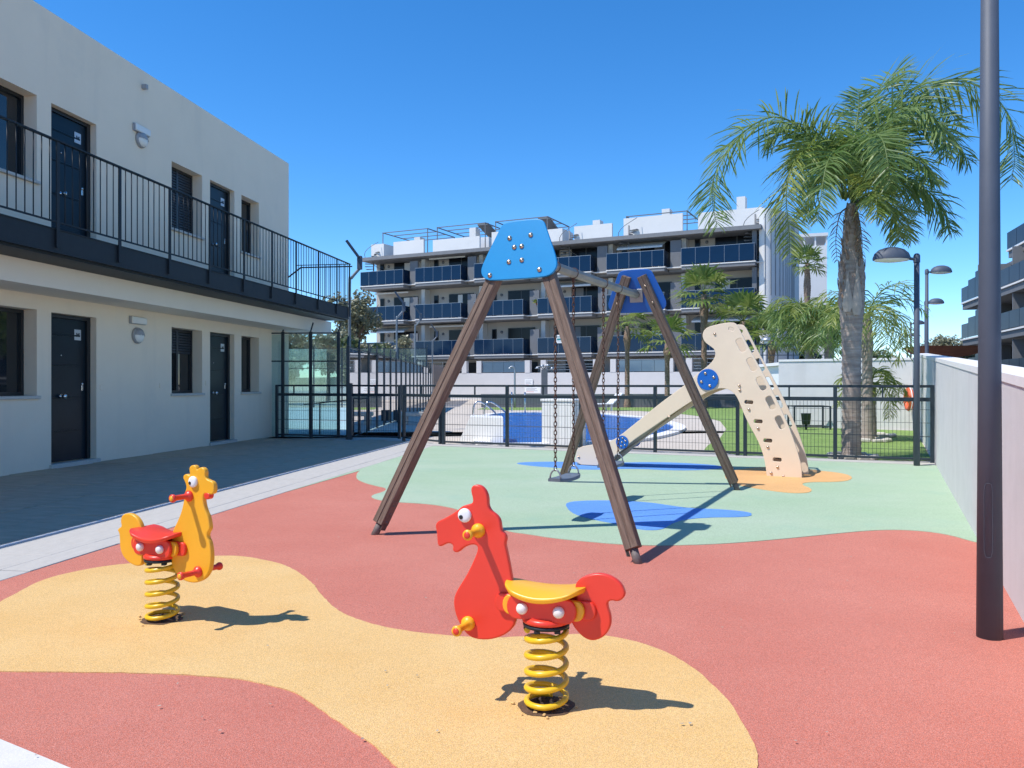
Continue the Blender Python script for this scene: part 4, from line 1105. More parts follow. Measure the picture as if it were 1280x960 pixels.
def small_palm(label, u, v_base, v_crown, Y, n, L, lmax, tr, m_=None, group='feather palms on the lawn', lean=0., low=.0, seed=1, boots=True):
    rnd = random.Random(seed)
    X = (u - 640) / FPX * Y; h = CH + (480 - v_crown) / FPX * Y
    t = thing('palm_tree', label, 'palm tree', (X, Y, 0), 0, group)
    mk('trunk', trunk_mesh(h, [(0, tr * 1.45), (.08, tr * 1.1), (.6, tr * .9), (.75, tr * 1.1), (.9, tr * .9), (1, tr * .5)], .06, 14, True, seed), M_trunk, t)
    for k in range(n):
        an = k * 2.399 + seed; el = rad(70 - 85 * (k / n) + rnd.uniform(-8, 8))
        d = Vector((math.cos(an), math.sin(an), 0)); b = Vector((0, 0, h - .05)) + d * tr * .4
        Lk = L * rnd.uniform(.85, 1.1)
        pts = [b]
        e = el
        for q in range(5):
            b = b + (d * math.cos(e) + Vector((0, 0, 1)) * math.sin(e)) * Lk / 5
            pts.append(b); e -= rad(rnd.uniform(20, 34))
        mb = MB(); leaflets(mb, pts, 26, lmax, .03 * Y / 18, .45, rnd, .45)
        mb.tube(cat(pts, 3), .014, 4, r1=.003)
        mk('frond', mb, m_ or (M_frondy if k % 3 == 0 else M_frond), t)
    return t
small_palm('bushy feather palm left of the tall palm with thin pale trunk', 1011, 531, 394, 23.5, 20, 1.45, .75, .115, seed=3)
small_palm('shorter feather palm between the bushy palm and the tall trunk', 1037, 533, 402, 22.8, 16, 1.25, .62, .12, seed=5)
small_palm('feather palm right behind the tall trunk with arching right fronds', 1084, 551, 392, 16.9, 15, 1.35, .55, .11, seed=9)
small_palm('young low palm sprouting yellow fronds before the white wall', 1089, 549, 478, 17.4, 9, .95, .38, .10, M_frondy, seed=11)

def fan_palm(label, u, v_crown, Y, nl, rf, tr, seed, group='fan palms before the apartment block'):
    rnd = random.Random(seed)
    X = (u - 640) / FPX * Y; h = CH + (480 - v_crown) / FPX * Y
    t = thing('palm_tree', label, 'palm tree', (X, Y, 0), 0, group)
    mk('trunk', trunk_mesh(h, [(0, tr * 1.4), (.1, tr), (.7, tr * .9), (.85, tr * 1.5), (1, tr * .8)], .12, 12, True, seed), M_boot, t)
    for k in range(nl):
        an = k * 2.399 + seed; el = rad(78 - 115 * (k / nl) + rnd.uniform(-8, 8))
        d = Vector((math.cos(an), math.sin(an), 0)); up = Vector((0, 0, 1))
        D = d * math.cos(el) + up * math.sin(el); S = Vector((-d.y, d.x, 0)); N_ = D.cross(S)
        b = Vector((0, 0, h)); e = b + D * rf * .55
        mb = MB(); mb.tube([b, e], .02, 4, r1=.012)
        for q in range(15):
            a_ = rad(-100 + 200 * q / 14); dd = (D * math.cos(a_) + S * math.sin(a_)).normalized()
            L_ = rf * rnd.uniform(.55, .72); w = .045 * rf
            p1 = e + dd * L_ * .6 + N_ * rnd.uniform(-.05, .05); p2 = e + dd * L_ + up * (-.16 * rf * rnd.uniform(.3, 1.4))
            a2 = dd.cross(N_).normalized() * w
            mb.add([e, p1 - a2, p2, p1 + a2], [(0, 1, 2, 3)])
        mk('leaf', mb, M_fan, t)
    return t
fan_palm('fan palm with slim trunk left of the rear swing legs', 784, 408, 41.5, 13, 1.45, .13, 2)
fan_palm('low fan palm behind the rear right swing leg', 834, 428, 40, 12, 1.5, .13, 4)
fan_palm('tallest fan palm above the slide top left', 880, 368, 40.5, 17, 1.6, .15, 6)
fan_palm('dark fan palm just behind the top of the slide', 929, 402, 39, 16, 1.6, .14, 8)
fan_palm('short fan palm behind the garden lamp', 964, 424, 37, 15, 1.45, .14, 10)
fan_palm('round headed fan palm with narrow crown before the tower', 1009, 330, 33, 17, .8, .10, 12)
# stone edging round the palms
for (u, v, Y, r_, lab) in ((1066, 0, PY, .34, 'pale stone ring round the foot of the tall palm'), (1084, 0, 16.9, .42, 'pale stone ring at the foot of the palm behind the tall trunk'), (1092, 0, 18.4, .42, 'pale stone ring on the lawn beside the white wall'), (1037, 0, 22.8, .5, 'pale stone ring round the shorter feather palm'), (1011, 0, 23.5, .5, 'pale stone ring round the bushy feather palm')):
    X = (u - 640) / FPX * Y
    t = thing('stone_edging', lab, 'edging', (X, Y, -.006), 0, 'stone rings round palms')
    for k in range(11):
        an = 2 * math.pi * k / 11 + .2
        c = MB(); s0 = r_ * .25
        c.bbox(-s0, s0, -.05, .05, 0, .07 + R.uniform(-.01, .015), .02); o = mk('stone', c, M_rock, t); o.location = (r_ * math.cos(an), r_ * math.sin(an), 0); o.rotation_euler = (R.uniform(-.06, .06), R.uniform(-.06, .06), an + math.pi / 2 + R.uniform(-.1, .1))

# ================================================================== APARTMENT BLOCK
AL = Vector((-12.9, 68.1, 0)); AR = Vector((16.77, 53.6, 0)); AD = (AR - AL).normalized(); AN = Vector((-AD.y, AD.x, 0)); ALEN = (AR - AL).length
apt = thing('apartment_block', 'white four storey apartment block with blue glass balconies', 'building', AL, math.atan2(AD.y, AD.x))
NB = 6; BW = ALEN / NB
ZF = [3.5, 6.5, 9.5]; ZR = 11.78
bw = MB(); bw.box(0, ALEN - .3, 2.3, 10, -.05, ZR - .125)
mk('wall', bw, mat('apartment_wall_shaded', (.50, .455, .405), .9, var=.1, vscale=.6), apt)  # white wall darkened to beige: shade behind the balconies put into its colour
slab_r = MB(); slab_r.box(-.1, ALEN - .1, .05, 10.1, ZR - .12, ZR + .16)
roof = mk('roof', slab_r, M_aptfascia, apt)
gm_pane = MB().box(.012, 1, -.012, .012, 0, 1.12).mesh('glass_panel', M_bglass)
rgl = random.Random(4)
for b in range(NB):
    x0 = b * BW
    for k, zf in enumerate(ZF):
        fw_ = 4.35 + rgl.uniform(-.05, .05)
        last = b == NB - 1
        if last: fw_ = BW - .5
        sb = MB(); sb.box(x0 + .0, x0 + fw_ + .08, -.08, 2.29, zf - .07, zf); sb.box(x0 + fw_ + .081, x0 + BW - .001, .5, 2.29, zf - .07, zf - .001)
        bal = mk('balcony', sb, M_apt, apt)
        fs = MB(); fs.box(x0 + .05, x0 + fw_ + .03, -.03, 2.285, zf - .30, zf - .071); fs.box(x0 + fw_ + .08, x0 + BW - .03, .99, 2.285, zf - .29, zf - .072)
        mk('fascia', fs, M_aptfascia, bal)
        n = 5; w = (fw_ - .05) / n
        for q in range(n):
            o = mk('glass_panel', gm_pane, M_bglass, bal); o.location = (x0 + .03 + q * w, -.02, zf + .06); o.scale = (w * .985, 1, 1.0)
        sp_ = MB(); sp_.box(x0 + fw_ - .01, x0 + fw_ + .012, .02, 1.6, zf + .06, zf + 1.18)
        mk('glass_panel', sp_, M_bglass, bal)
        if b == 0:
            sp_ = MB(); sp_.box(x0 - .0, x0 + .02, .02, 2.2, zf + .06, zf + 1.18); mk('glass_panel', sp_, M_bglass, bal)
        hr = MB(); hr.box(x0 + .02, x0 + fw_ + .014, -.036, .0, zf + 1.181, zf + 1.205)
        for q in range(n + 1): hr.box(x0 + .02 + q * w, x0 + .035 + q * w, -.034, -.008, zf + .001, zf + 1.18)
        mk('handrail', hr, M_galv, bal)
        if not last:
            dv = MB(); dv.box(x0 + fw_ + .3, x0 + BW - .1, .55, .7, zf - .0, zf + 1.9); mk('privacy_screen', dv, M_aptgrey, bal)
        cm = MB(); cm.box(x0 + BW - .35, x0 + BW - .01, 1.5, 2.299, zf + .001, (ZF[k + 1] - .365) if k < 2 else ZR - .13)
        mk('column', cm, M_apt, apt)
        if last:
            mk('column', MB().box(ALEN - .75, ALEN - .45, .5, .9, zf + .001, (ZF[k + 1] - .365) if k < 2 else ZR - .13), M_aptgrey, apt)
        # openings in the back wall
        for (wx0, wx1, hh) in ((x0 + .45, x0 + .85, 2.15), (x0 + 1.9, x0 + fw_ - .05, 2.2)):
            fr = MB(); fr.box(wx0, wx1, 2.22, 2.298, zf + .05, zf + hh)
            wv = mk('window', fr, M_frame, apt)
            if wx1 - wx0 > 1:
                for q in range(2):
                    mk('pane', MB().box(wx0 + .06 + q * (wx1 - wx0) / 2, wx0 - .03 + (q + 1) * (wx1 - wx0) / 2, 2.205, 2.2195, zf + .1, zf + hh - .06), M_apane, wv)
            else: mk('pane', MB().box(wx0 + .05, wx1 - .05, 2.205, 2.2195, zf + .1, zf + hh - .06), M_apane, wv)
        lm_ = MB(); lm_.lathe([(.12, 0), (.12, .05), (.08, .08), (0, .09)], (x0 + 1.3, 2.299, zf + 1.9), 10, (0, -1, 0)); mk('wall_light', lm_, M_aptgrey, apt)
        if (b, k) in ((3, 1), (4, 2), (1, 0)) or rgl.random() < .35:      # retracted or lowered awnings
            drop = rgl.choice((0, .35, .5))
            aw = MB(); z1 = (ZF[k + 1] - .4) if k < 2 else ZR - .05
            aw.add([(x0 + .6, 2.2, z1), (x0 + fw_ - .3, 2.2, z1), (x0 + fw_ - .3, .6 + .6 * (drop == 0), z1 - .1 - drop), (x0 + .6, .6 + .6 * (drop == 0), z1 - .1 - drop), (x0 + .6, .6 + .6 * (drop == 0), z1 - .22 - drop), (x0 + fw_ - .3, .6 + .6 * (drop == 0), z1 - .22 - drop)], [(0, 1, 2, 3), (3, 2, 5, 4)])
            mk('awning', aw, M_apt, apt)
    # ground floor terrace: parapet, railings
    pr = MB(); pr.box(x0 + .9, x0 + BW - .9, -.34, -.16, 2.06, 2.9)
    if b % 2 == 0:
        n = 4; w = (BW - 1.8) / n
        rb = mk('terrace_rail', MB().box(x0 + .9, x0 + BW - .9, -.30, -.26, 2.93, 2.97), M_galv, apt)
        for q in range(n): mk('glass_panel', MB().box(x0 + .92 + q * w, x0 + .90 + (q + 1) * w, -.29, -.27, 2.1, 2.9), M_bglass2, rb)
    else:
        rb = mk('terrace_rail', MB().box(x0 + .9, x0 + BW - .9, -.30, -.26, 2.93, 2.97), M_galv, apt)
        for z in (2.25, 2.45, 2.65): mk('rail_bar', MB().box(x0 + .9, x0 + BW - .9, -.29, -.27, z, z + .03), M_galv, rb)
        mk('rail_post', MB().box(x0 + BW / 2, x0 + BW / 2 + .04, -.3, -.26, 2.07, 2.93), M_galv, rb)
    for q in (x0 + .45, x0 + BW - .87): mk('pier', MB().box(q, q + .42, -.42, -.05, 2.05, 3.0), M_aptlow, apt)
    gw = MB(); gw.box(x0 + 1.4, x0 + BW - 1., 2.22, 2.298, 1., 2.95); mk('window', gw, M_frame, apt)
    # roof terrace walls
    h1 = (1.35, 1.2, 1.4, 1.25, 1.5, 1.4)[b]
    pw_ = MB(); pw_.box(x0 + .25, x0 + BW * .30 - .1, 1.2, 3.4, ZR + .161, ZR + .161 + h1 * .95) if b in (0, 3) else pw_.box(x0 + .9, x0 + BW - .2, 1.3, 1.5, ZR + .161, ZR + .161 + h1)
    if b in (0, 3): pw_.box(x0 + BW * .45, x0 + BW, 1.3, 1.5, ZR + .161, ZR + .161 + h1)
    mk('parapet', pw_, M_apt, roof)
    if b in (0, 1, 3, 4, 5):
        mk('chimney', MB().box(x0 + 3.2, x0 + 3.8, 3.4, 4.2, ZR + .161, ZR + 2.2 + (b % 3) * .35), M_apt, roof)
    if b in (0, 1, 2, 4):
        pg = MB()
        za = ZR + 2.5 if b < 3 else ZR + 1.9
        xs = (x0 + .9, x0 + BW - .05)
        for x in xs:
            for y in (2., 6.5): pg.box(x - .03, x + .03, y - .03, y + .03, ZR + .161, za)
            pg.box(x - .035, x + .035, 1.95, 6.55, za, za + .07)
        for y in (2., 3.5, 5., 6.5): pg.box(xs[0], xs[1], y - .028, y + .028, za + .001, za + .065)
        mk('pergola', pg, M_aptgrey, roof)
    if b in (1, 2):
        so2 = MB(); so2.add([(x0 + 4.2, 3, ZR + 2.6), (x0 + 5.2, 3, ZR + 2.6), (x0 + 5.2, 6, ZR + 1.6), (x0 + 4.2, 6, ZR + 1.6), (x0 + 4.2, 3, ZR + 2.75), (x0 + 5.2, 3, ZR + 2.75), (x0 + 5.2, 6, ZR + 1.75), (x0 + 4.2, 6, ZR + 1.75)], [(0, 3, 2, 1), (4, 5, 6, 7), (0, 1, 5, 4), (1, 2, 6, 5), (2, 3, 7, 6), (3, 0, 4, 7)])
        mk('stair_hood', so2, M_aptgrey, roof); mk('stair_wall', MB().box(x0 + 4.25, x0 + 5.15, 3.2, 6, ZR + .161, ZR + 1.62), M_apt, roof)
for (u, zb) in ((467, 9.5), (786, 9.5), (944, 9.5), (712, 9.5)):
    x = plane_hit(u, 480, AL + AN * 1.3, AD)[0]
    sm3 = MB(); sm3.tube([(x, 1.3, zb), (x, 1.3, zb + 3.4)], .06, 8)
    rail = []
    for k in range(15):
        an = k * .42; z = zb + .2 + k * .2; c, s3 = math.cos(an), math.sin(an); c2, s4 = math.cos(an + .4), math.sin(an + .4)
        sm3.add([(x + .06 * c, 1.3 + .06 * s3, z), (x + .75 * c, 1.3 + .75 * s3, z), (x + .75 * c2, 1.3 + .75 * s4, z), (x + .06 * c2, 1.3 + .06 * s4, z), (x + .06 * c, 1.3 + .06 * s3, z + .05), (x + .75 * c, 1.3 + .75 * s3, z + .05), (x + .75 * c2, 1.3 + .75 * s4, z + .05), (x + .06 * c2, 1.3 + .06 * s4, z + .05)],
                [(3, 2, 1, 0), (4, 5, 6, 7), (0, 1, 5, 4), (1, 2, 6, 5), (2, 3, 7, 6), (3, 0, 4, 7)])
        rail.append((x + .78 * c, 1.3 + .78 * s3, z + .85))
    sm3.tube(rail, .025, 5)
    mk('spiral_stair', sm3, M_aptfascia, apt)
rq = random.Random(21)
for b in range(NB):
    for zf in ZF:
        if rq.random() < .6:
            x = b * BW + rq.uniform(.9, 1.5); mk('cooling_unit', MB().bbox(x, x + .8, 1.85, 2.19, zf + .05, zf + .65, .02), M_apt, apt)
        if rq.random() < .7:
            x = b * BW + rq.uniform(1.8, 3.4); ch = MB(); ch.box(x, x + .5, .7, 1.2, zf + .42, zf + .47); ch.box(x, x + .5, 1.15, 1.2, zf + .471, zf + .95)
            for dx in (.02, .44):
                for dy in (.72, 1.14): ch.box(x + dx, x + dx + .04, dy, dy + .04, zf, zf + .419)
            mk('balcony_chair', ch, rq.choice((M_apt, M_aptgrey, M_rustsail)), apt)
        if rq.random() < .45:
            x = b * BW + rq.uniform(2.2, 3.0); mk('curtain', MB().box(x, x + rq.uniform(.4, .8), 2.195, 2.2035, zf + .12, zf + 2.1), rq.choice((M_apt, M_aptlow, M_aptfascia)), apt)
mk('plinth', MB().box(-.4, ALEN + 1, -.4, 2.29, -.05, 2.05), M_aptlow, apt)
# rounded end wing with vertical grooves
ew = MB()
e0 = Vector((ALEN - .35, .5, 0)); pts = [(ALEN - .3, .6), (ALEN + .1, .5), (ALEN + .5, .7), (ALEN + .9, 1.3), (ALEN + 1.2, 2.1), (ALEN + 1.4, 3.2), (ALEN + 1.45, 5.), (ALEN + 1.45, 8), (ALEN - .3, 8)]
pts = chaikin(pts[:7], 2, closed=False) + pts[7:]
n = len(pts)
ew.add([(x, y, -.05) for x, y in pts] + [(x, y, 13.1 - .06 * max(0, x - ALEN)) for x, y in pts], [(i, (i + 1) % n, n + (i + 1) % n, n + i) for i in range(n)] + [tuple(n + i for i in range(n))])
mk('end_wing', ew, M_apt, apt)
gr = MB()
cc = cat([(x, y, 0) for x, y in pts[:len(pts) - 2]], 2)
acc = 0
for i in range(1, len(cc)):
    p, q = cc[i - 1], cc[i]
    d_ = (q - p); L_ = d_.length
    if L_ < 1e-4: continue
    nn = Vector((d_.y, -d_.x, 0)).normalized()
    acc += L_
    if acc > .38:
        acc = 0
        c = q + nn * .012
        gr.beam((c.x, c.y, 7.2), (c.x, c.y, 12.7), .05, .03, up=nn)
o = mk('groove', gr, M_aptfascia, apt); o['kind'] = 'stuff'
# notice board hung on a balcony
t = thing('notice_board', 'white and teal board tied to a blue glass balcony', 'sign', apt.matrix_world.to_translation() if False else AL + AD * 0)
tx, tz = plane_hit(700, 429, AL, AD)
t.location = AL + AD * tx - AN * .09 + Vector((0, 0, tz)); t.rotation_euler = (0, 0, math.atan2(AD.y, AD.x))
mk('board', MB().box(-.28, .34, -.02, .02, 0, .62), M_white, t)
mk('band', MB().box(-.2, .27, -.024, -.0205, .2, .36), M_teal, t); mk('band', MB().box(-.2, .27, -.024, -.0205, .43, .5), M_teal, t); mk('band', MB().box(-.2, .2, -.024, -.0205, .08, .11), M_teal, t)
# plants on the balconies
for (u, v, s_, lab) in ((573, 341, .6, 'leafy potted plant on the top left balcony'), (506, 385, .75, 'green plant beside the grey screen on the left middle balcony'), (672, 374, .7, 'leafy plant in the corner behind the blue head board'), (737, 376, .6, 'pale green plant hanging on the balcony under the crossbar'), (606, 343, .6, 'green shrub on the top balcony beside the blue head board')):
    x, z = plane_hit(u, v, AL + AN * .7, AD)
    t = thing('potted_plant', lab, 'plant', AL + AN * .7 + AD * x + Vector((0, 0, z - .5 * s_)), 0, 'plants on the balconies')
    mk('pot', MB().lathe([(0, -.3 * s_), (.2 * s_, -.3 * s_), (.27 * s_, .06), (.22 * s_, .05), (0, .03)], (0, 0, 0), 12), M_terra, t)
    lf_ = MB()
    for k in range(46):
        d = Vector((R.uniform(-1, 1), R.uniform(-1, 1), R.uniform(.1, 1.4))).normalized(); a_ = d.orthogonal().normalized() * .08
        p = d * s_ * R.uniform(.15, .5); q = p + d * .4 * s_ + Vector((0, 0, -.08))
        lf_.add([p, (p + q) / 2 + a_, q, (p + q) / 2 - a_], [(0, 1, 2, 3)])
    mk('foliage', lf_, M_fan, t)

# white tower behind, right block
tw = thing('tower_building', 'slim white tower with open top rail behind the palms', 'building', (29.0, 78, 0), rad(-18))
mk('wall', MB().box(-1.6, 1.5, -1.5, 4, -.05, 14.4), M_apt, tw)
mk('roof', MB().box(-1.7, 1.6, -1.6, 4.1, 15.3, 15.6), M_apt, tw)
for x in (-1.55, -.6, .4, 1.4): mk('pier', MB().box(x, x + .14, -1.45, -1.25, 14.4, 15.3), M_apt, tw)
mk('window', MB().box(-.8, .3, -1.54, -1.48, 1.6, 4.6), M_apane, tw); mk('window', MB().box(.6, 1.2, -1.54, -1.48, 1.2, 2.4), M_apane, tw); mk('window', MB().box(-1.2, -.2, -1.54, -1.48, 7.5, 9.), M_apane, tw)

RA = Vector((15 + .3034 * 57.4, 57.4, 0)); RB = Vector((15 + .3034 * 30, 30, 0)); RD = (RB - RA).normalized()
rb_ = thing('apartment_block', 'shaded stepped apartment block at the right edge beyond the wall', 'building', RA, math.atan2(RD.y, RD.x))
RL = (RB - RA).length
for (zf, xs, yb) in ((1.6, 0., 0), (4.4, 0., 0.), (7.0, 0., .0), (9.4, 8.6, .6), (11.4, 12.4, 1.4)):
    wl_ = MB(); wl_.box(xs + 1.0, RL, yb + 2., 14, zf, zf + 2.38); mk('wall', wl_, M_aptgrey, rb_)  # dark grey wall colour carries the block's shade
    sb = MB(); sb.box(xs, RL, yb - .2, yb + 2.1, zf - .1, zf); bal = mk('balcony', sb, M_apt, rb_)
    mk('fascia', MB().box(xs + .1, RL - .1, yb - .1, yb + 2., zf - .5, zf - .101), M_aptgrey, bal)
    x = xs
    k = 0
    while x < RL - 2:
        st_ = .0
        mk('glass_panel', MB().box(x + .03, x + 1.85, yb - .16, yb - .13, zf + .05, zf + 1.05 + (.35 if k == 1 and zf < 8 else .7 if k == 2 and zf < 8 else 0)), M_bglass3, bal)
        if k % 3 == 1:
            w_ = mk('window', MB().box(x + 1.2, x + 3.0, yb + 1.93, yb + 1.999, zf + .1, zf + 2.1), M_apane, rb_)
            mk('shutter', MB().box(x + 3.2, x + 3.9, yb + 1.9, yb + 1.998, zf + .1, zf + 2.1), M_aptgrey, rb_)
        if k % 4 == 2: mk('privacy_screen', MB().box(x, x + .14, yb, yb + 1.95, zf, zf + 2.2), M_aptgrey, bal)
        x += 1.88; k += 1
mk('end_wall', MB().box(.8, 1.0, 2.01, 14, -.05, 9.38), M_aptlow, rb_)

# ================================================================== POOL AREA
pool_px = [(605, 521), (625, 517.2), (680, 516.6), (740, 517.2), (765, 519.5), (800, 523), (832, 529), (845, 534.5), (838, 540), (820, 545), (800, 549), (770, 553), (700, 556), (640, 556.5), (600, 556)]
pool = chaikin([tuple(G(u, v).to_2d()) for u, v in pool_px], 2)
sheet('water', pool, .012, M_water)
cpm = MB(); N_ = len(pool); cen = Vector((sum(p[0] for p in pool) / N_, sum(p[1] for p in pool) / N_))
vs = []
for i, p in enumerate(pool):
    a_ = Vector(pool[i - 1]); b_ = Vector(pool[(i + 1) % N_]); t_ = (b_ - a_).normalized(); nn = Vector((t_.y, -t_.x))
    if (Vector(p) - cen).dot(nn) < 0: nn = -nn
    q = Vector(p) + nn * .3; p_ = Vector(p) - nn * .02
    vs += [(p_.x, p_.y, -.012), (p_.x, p_.y, .05), (q.x, q.y, .05), (q.x, q.y, -.012)]
cpm.add(vs, [(i * 4 + k, ((i + 1) % N_) * 4 + k, ((i + 1) % N_) * 4 + k + 1, i * 4 + k + 1) for i in range(N_) for k in range(3)])
co_ = mk('pool_coping', cpm, M_coping); co_['kind'] = 'structure'
# white pool steps block and white cabinet
q0 = G(574, 551.5); q1 = G(629, 555)
st_ = thing('pool_steps', 'low white masonry pool steps beside the water', 'steps', q0)
sm_ = MB(); bx = (q1 - q0); bx.z = 0; by = Vector((-.04, 1.1, 0))
hS = .52
vs = [q0, q1, q1 + by, q0 + by * 1.0, q0 + bx * .26 + Vector((0, 0, hS)), q1 + Vector((0, 0, hS)), q1 + by + Vector((0, 0, hS)), q0 + bx * .26 + by + Vector((0, 0, hS))]
sm_.add(vs, [(0, 1, 5, 4), (1, 2, 6, 5), (2, 3, 7, 6), (3, 0, 4, 7), (4, 5, 6, 7)])
mk('block', sm_, M_white, st_, True)
for k in range(2):
    hr = MB(); b_ = q0 + bx * (.32 + .26 * k) + by * .5 + Vector((0, 0, hS))
    hr.tube(cat([b_, b_ + Vector((.02, 0, .22)), b_ + Vector((.14, .05, .30)), b_ + Vector((.42, .3, .10)), b_ + Vector((.52, .4, -.05))], 5), .018, 8); mk('grab_rail', hr, M_chrome, st_, True)
c0 = G(677, 557); c1 = G(717, 559)
cb = thing('pool_cabinet', 'white boxy pool cabinet behind the fence and swing chains', 'cabinet', c0, math.atan2((c1 - c0).y, (c1 - c0).x))
wC = (c1 - c0).length
mk('body', MB().bbox(0, wC, 0, .5, -.01, .86, .01), M_white, cb); mk('lid', MB().bbox(-.02, wC + .02, -.02, .52, .862, .91, .008), M_white, cb)
for k in range(1, 4): mk('rib', MB().box(wC * k / 4 - .006, wC * k / 4 + .006, -.006, 0, .06, .82), M_coping, cb)
for (u, lab) in ((641, 'left'), (659, 'right')):
    pass
ld = thing('pool_ladder', 'stainless pool ladder on the far edge of the water', 'ladder', G(648, 517))
for dx in (-.27, .27):
    l_ = MB(); b_ = G(648, 516.8) + Vector((dx, 0, 0)); l_.tube(cat([b_ + Vector((0, .35, .02)), b_ + Vector((0, .33, .6)), b_ + Vector((0, .1, .85)), b_ + Vector((0, -.15, .6)), b_ + Vector((0, -.18, .0))], 5), .03, 8); mk('rail', l_, M_chrome, ld, True)
# low dark wall behind the lawn
lw = thing('low_wall', 'low dark grey wall along the far edge of the lawn', 'wall', (3, 41.5, 0))
mk('wall', MB().box(-4.6, 9.2, -.0, .3, -.03, .62), M_aptgrey, lw); mk('coping', MB().box(-4.62, 9.22, -.03, .33, .621, .68), M_aptfascia, lw)
# shower, signs, dark pillar with lamps
shp = thing('pool_shower', 'thin grey pool shower post with bent head', 'shower', W(643.5, 0, 40.5) * Vector((1, 1, 0)))
s_ = MB(); s_.tube(cat([(0, 0, 0), (0, 0, 1.6), (0, 0, 1.95), (-.1, 0, 2.08), (-.24, 0, 2.05)], 4), .045, 8); mk('pipe', s_, M_galv, shp); mk('shower_head', MB().lathe([(.03, .0), (.09, -.05), (.09, -.07), (0, -.07)], (-.25, 0, 2.05), 10), M_galv, shp)
for (u0, u1, v0, v1, lab) in ((656, 666, 474, 483, 'upper white rules notice on the terrace wall'), (656, 676, 484, 491.5, 'lower wide white notice on the terrace wall')):
    x0, z0 = plane_hit(u0, v1, AL - AN * .45, AD); x1, z1 = plane_hit(u1, v0, AL - AN * .45, AD)
    t = thing('wall_sign', lab, 'sign', AL - AN * .45 + AD * x0 + Vector((0, 0, z0)), math.atan2(AD.y, AD.x), 'white notices on the terrace wall')
    mk('board', MB().bbox(0, x1 - x0, -.02, .015, 0, z1 - z0, .004), M_white, t)
    for q in range(4): mk('text_line', MB().box((x1 - x0) * .1, (x1 - x0) * R.uniform(.5, .9), -.023, -.0205, (z1 - z0) * (.2 + q * .18), (z1 - z0) * (.2 + q * .18) + .025), M_aptfascia if q else M_orange, t)
pp = W(680.5, 0, 44) * Vector((1, 1, 0))
t = thing('lamp_pillar', 'dark grey square pillar with a drooping cluster of lamps on top', 'pillar', pp)
mk('shaft', MB().bbox(-.17, .17, -.17, .17, 0, 2.0, .01), M_aptgrey, t)
for k, (dx, dz) in enumerate(((-.38, .05), (-.12, .16), (.18, .18), (.42, .02))):
    m_ = MB(); m_.tube([(0, 0, 1.95), (dx * .6, 0, 2.12 + dz), (dx, -.05, 2.05 + dz)], .03, 6); m_.lathe([(.04, .06), (.15, -.04), (.13, -.06), (0, -.06)], (dx, -.05, 2.05 + dz), 10); mk('lamp_head', m_, M_galv, t)
# garden lamps
for (u, v, Y, lab) in ((958.5, 421, 33, 'mushroom topped garden lamp right of the slide'), (985, 431, 36, 'small mushroom topped garden lamp beside the white hut'), (500, 0, 0, '')):
    if not Y: continue
    X = (u - 640) / FPX * Y; h = CH + (480 - v) / FPX * Y
    t = thing('garden_lamp', lab, 'lamp', (X, Y, 0), 0, 'mushroom topped garden lamps')
    mk('pole', MB().tube([(0, 0, -.01), (0, 0, h - .1)], .045, 8), M_pole, t)
    mk('lamp_shade', MB().lathe([(.0, h - .16), (.26, h - .17), (.27, h - .14), (.16, h - .03), (0, h)], (0, 0, 0), 14), M_galv, t)
    mk('lens', MB().lathe([(.1, h - .28), (.12, h - .171), (0, h - .171)], (0, 0, 0), 10), M_lampglass, t)
# white hut with flat roof
HY = 26.5
t = thing('pool_hut', 'white flat roofed pool hut behind the slide and palms', 'hut', (W(976, 0, HY).x, HY, 0), rad(-4))
wH = (1042 - 980) / FPX * HY; zH = CH + (480 - 457) / FPX * HY
mk('wall', MB().box(0, wH, 0, 3, -.03, zH - .01), M_white, t); mk('roof', MB().box(-.15, wH + .1, -.35, 3.1, zH, zH + .1), M_coping, t)
mk('door', MB().box(wH - .75, wH - .12, -.02, .01, 0, 1.55), M_aptfascia, t)
rl2 = MB(); zr = zH + .1
for k in range(6): rl2.box(-.4 + k * (wH + 1.2) / 5, -.37 + k * (wH + 1.2) / 5, 3.3, 3.33, 1.0, zr + .75)
rl2.box(-.8, wH + 1.2, 3.301, 3.329, zr + .75, zr + .79); rl2.box(-.8, wH + 1.2, 3.301, 3.329, zr + .35, zr + .38)
tr = thing('terrace_railing', 'dark thin railing of the raised path behind the hut', 'railing', (W(976, 0, HY).x, HY, 0), rad(-4)); mk('rails', rl2, M_fence, tr)
# bench frame and bin on the lawn
YB = 21.2
t = thing('play_frame', 'dark open metal frame box on the lawn under the bushy palm', 'frame', (W(993, 0, YB).x, YB, 0), rad(-6))
fr = MB(); wF = .92; dF = .7; hF = .62
for x in (0, wF):
    for y in (0, dF): fr.box(x - .02, x + .02, y - .02, y + .02, -.006, hF)
for z in (.08, hF):
    for y in (0, dF): fr.box(.02, wF - .02, y - .019, y + .019, z - .03, z + .0)
    for x in (0, wF): fr.box(x - .019, x + .019, .02, dF - .02, z - .031, z - .001)
mk('bars', fr, M_fence, t)
t = thing('litter_bin', 'dark tapered litter bin on a post before the bushy palm', 'bin', G(1007.5, 537))
mk('body', MB().lathe([(0, .13), (.10, .13), (.13, .42), (.14, .43), (.12, .42), (0, .40)], (0, 0, 0), 14), M_fence, t); mk('post', MB().tube([(0, 0, -.006), (0, 0, .14)], .03, 8), M_fence, t)
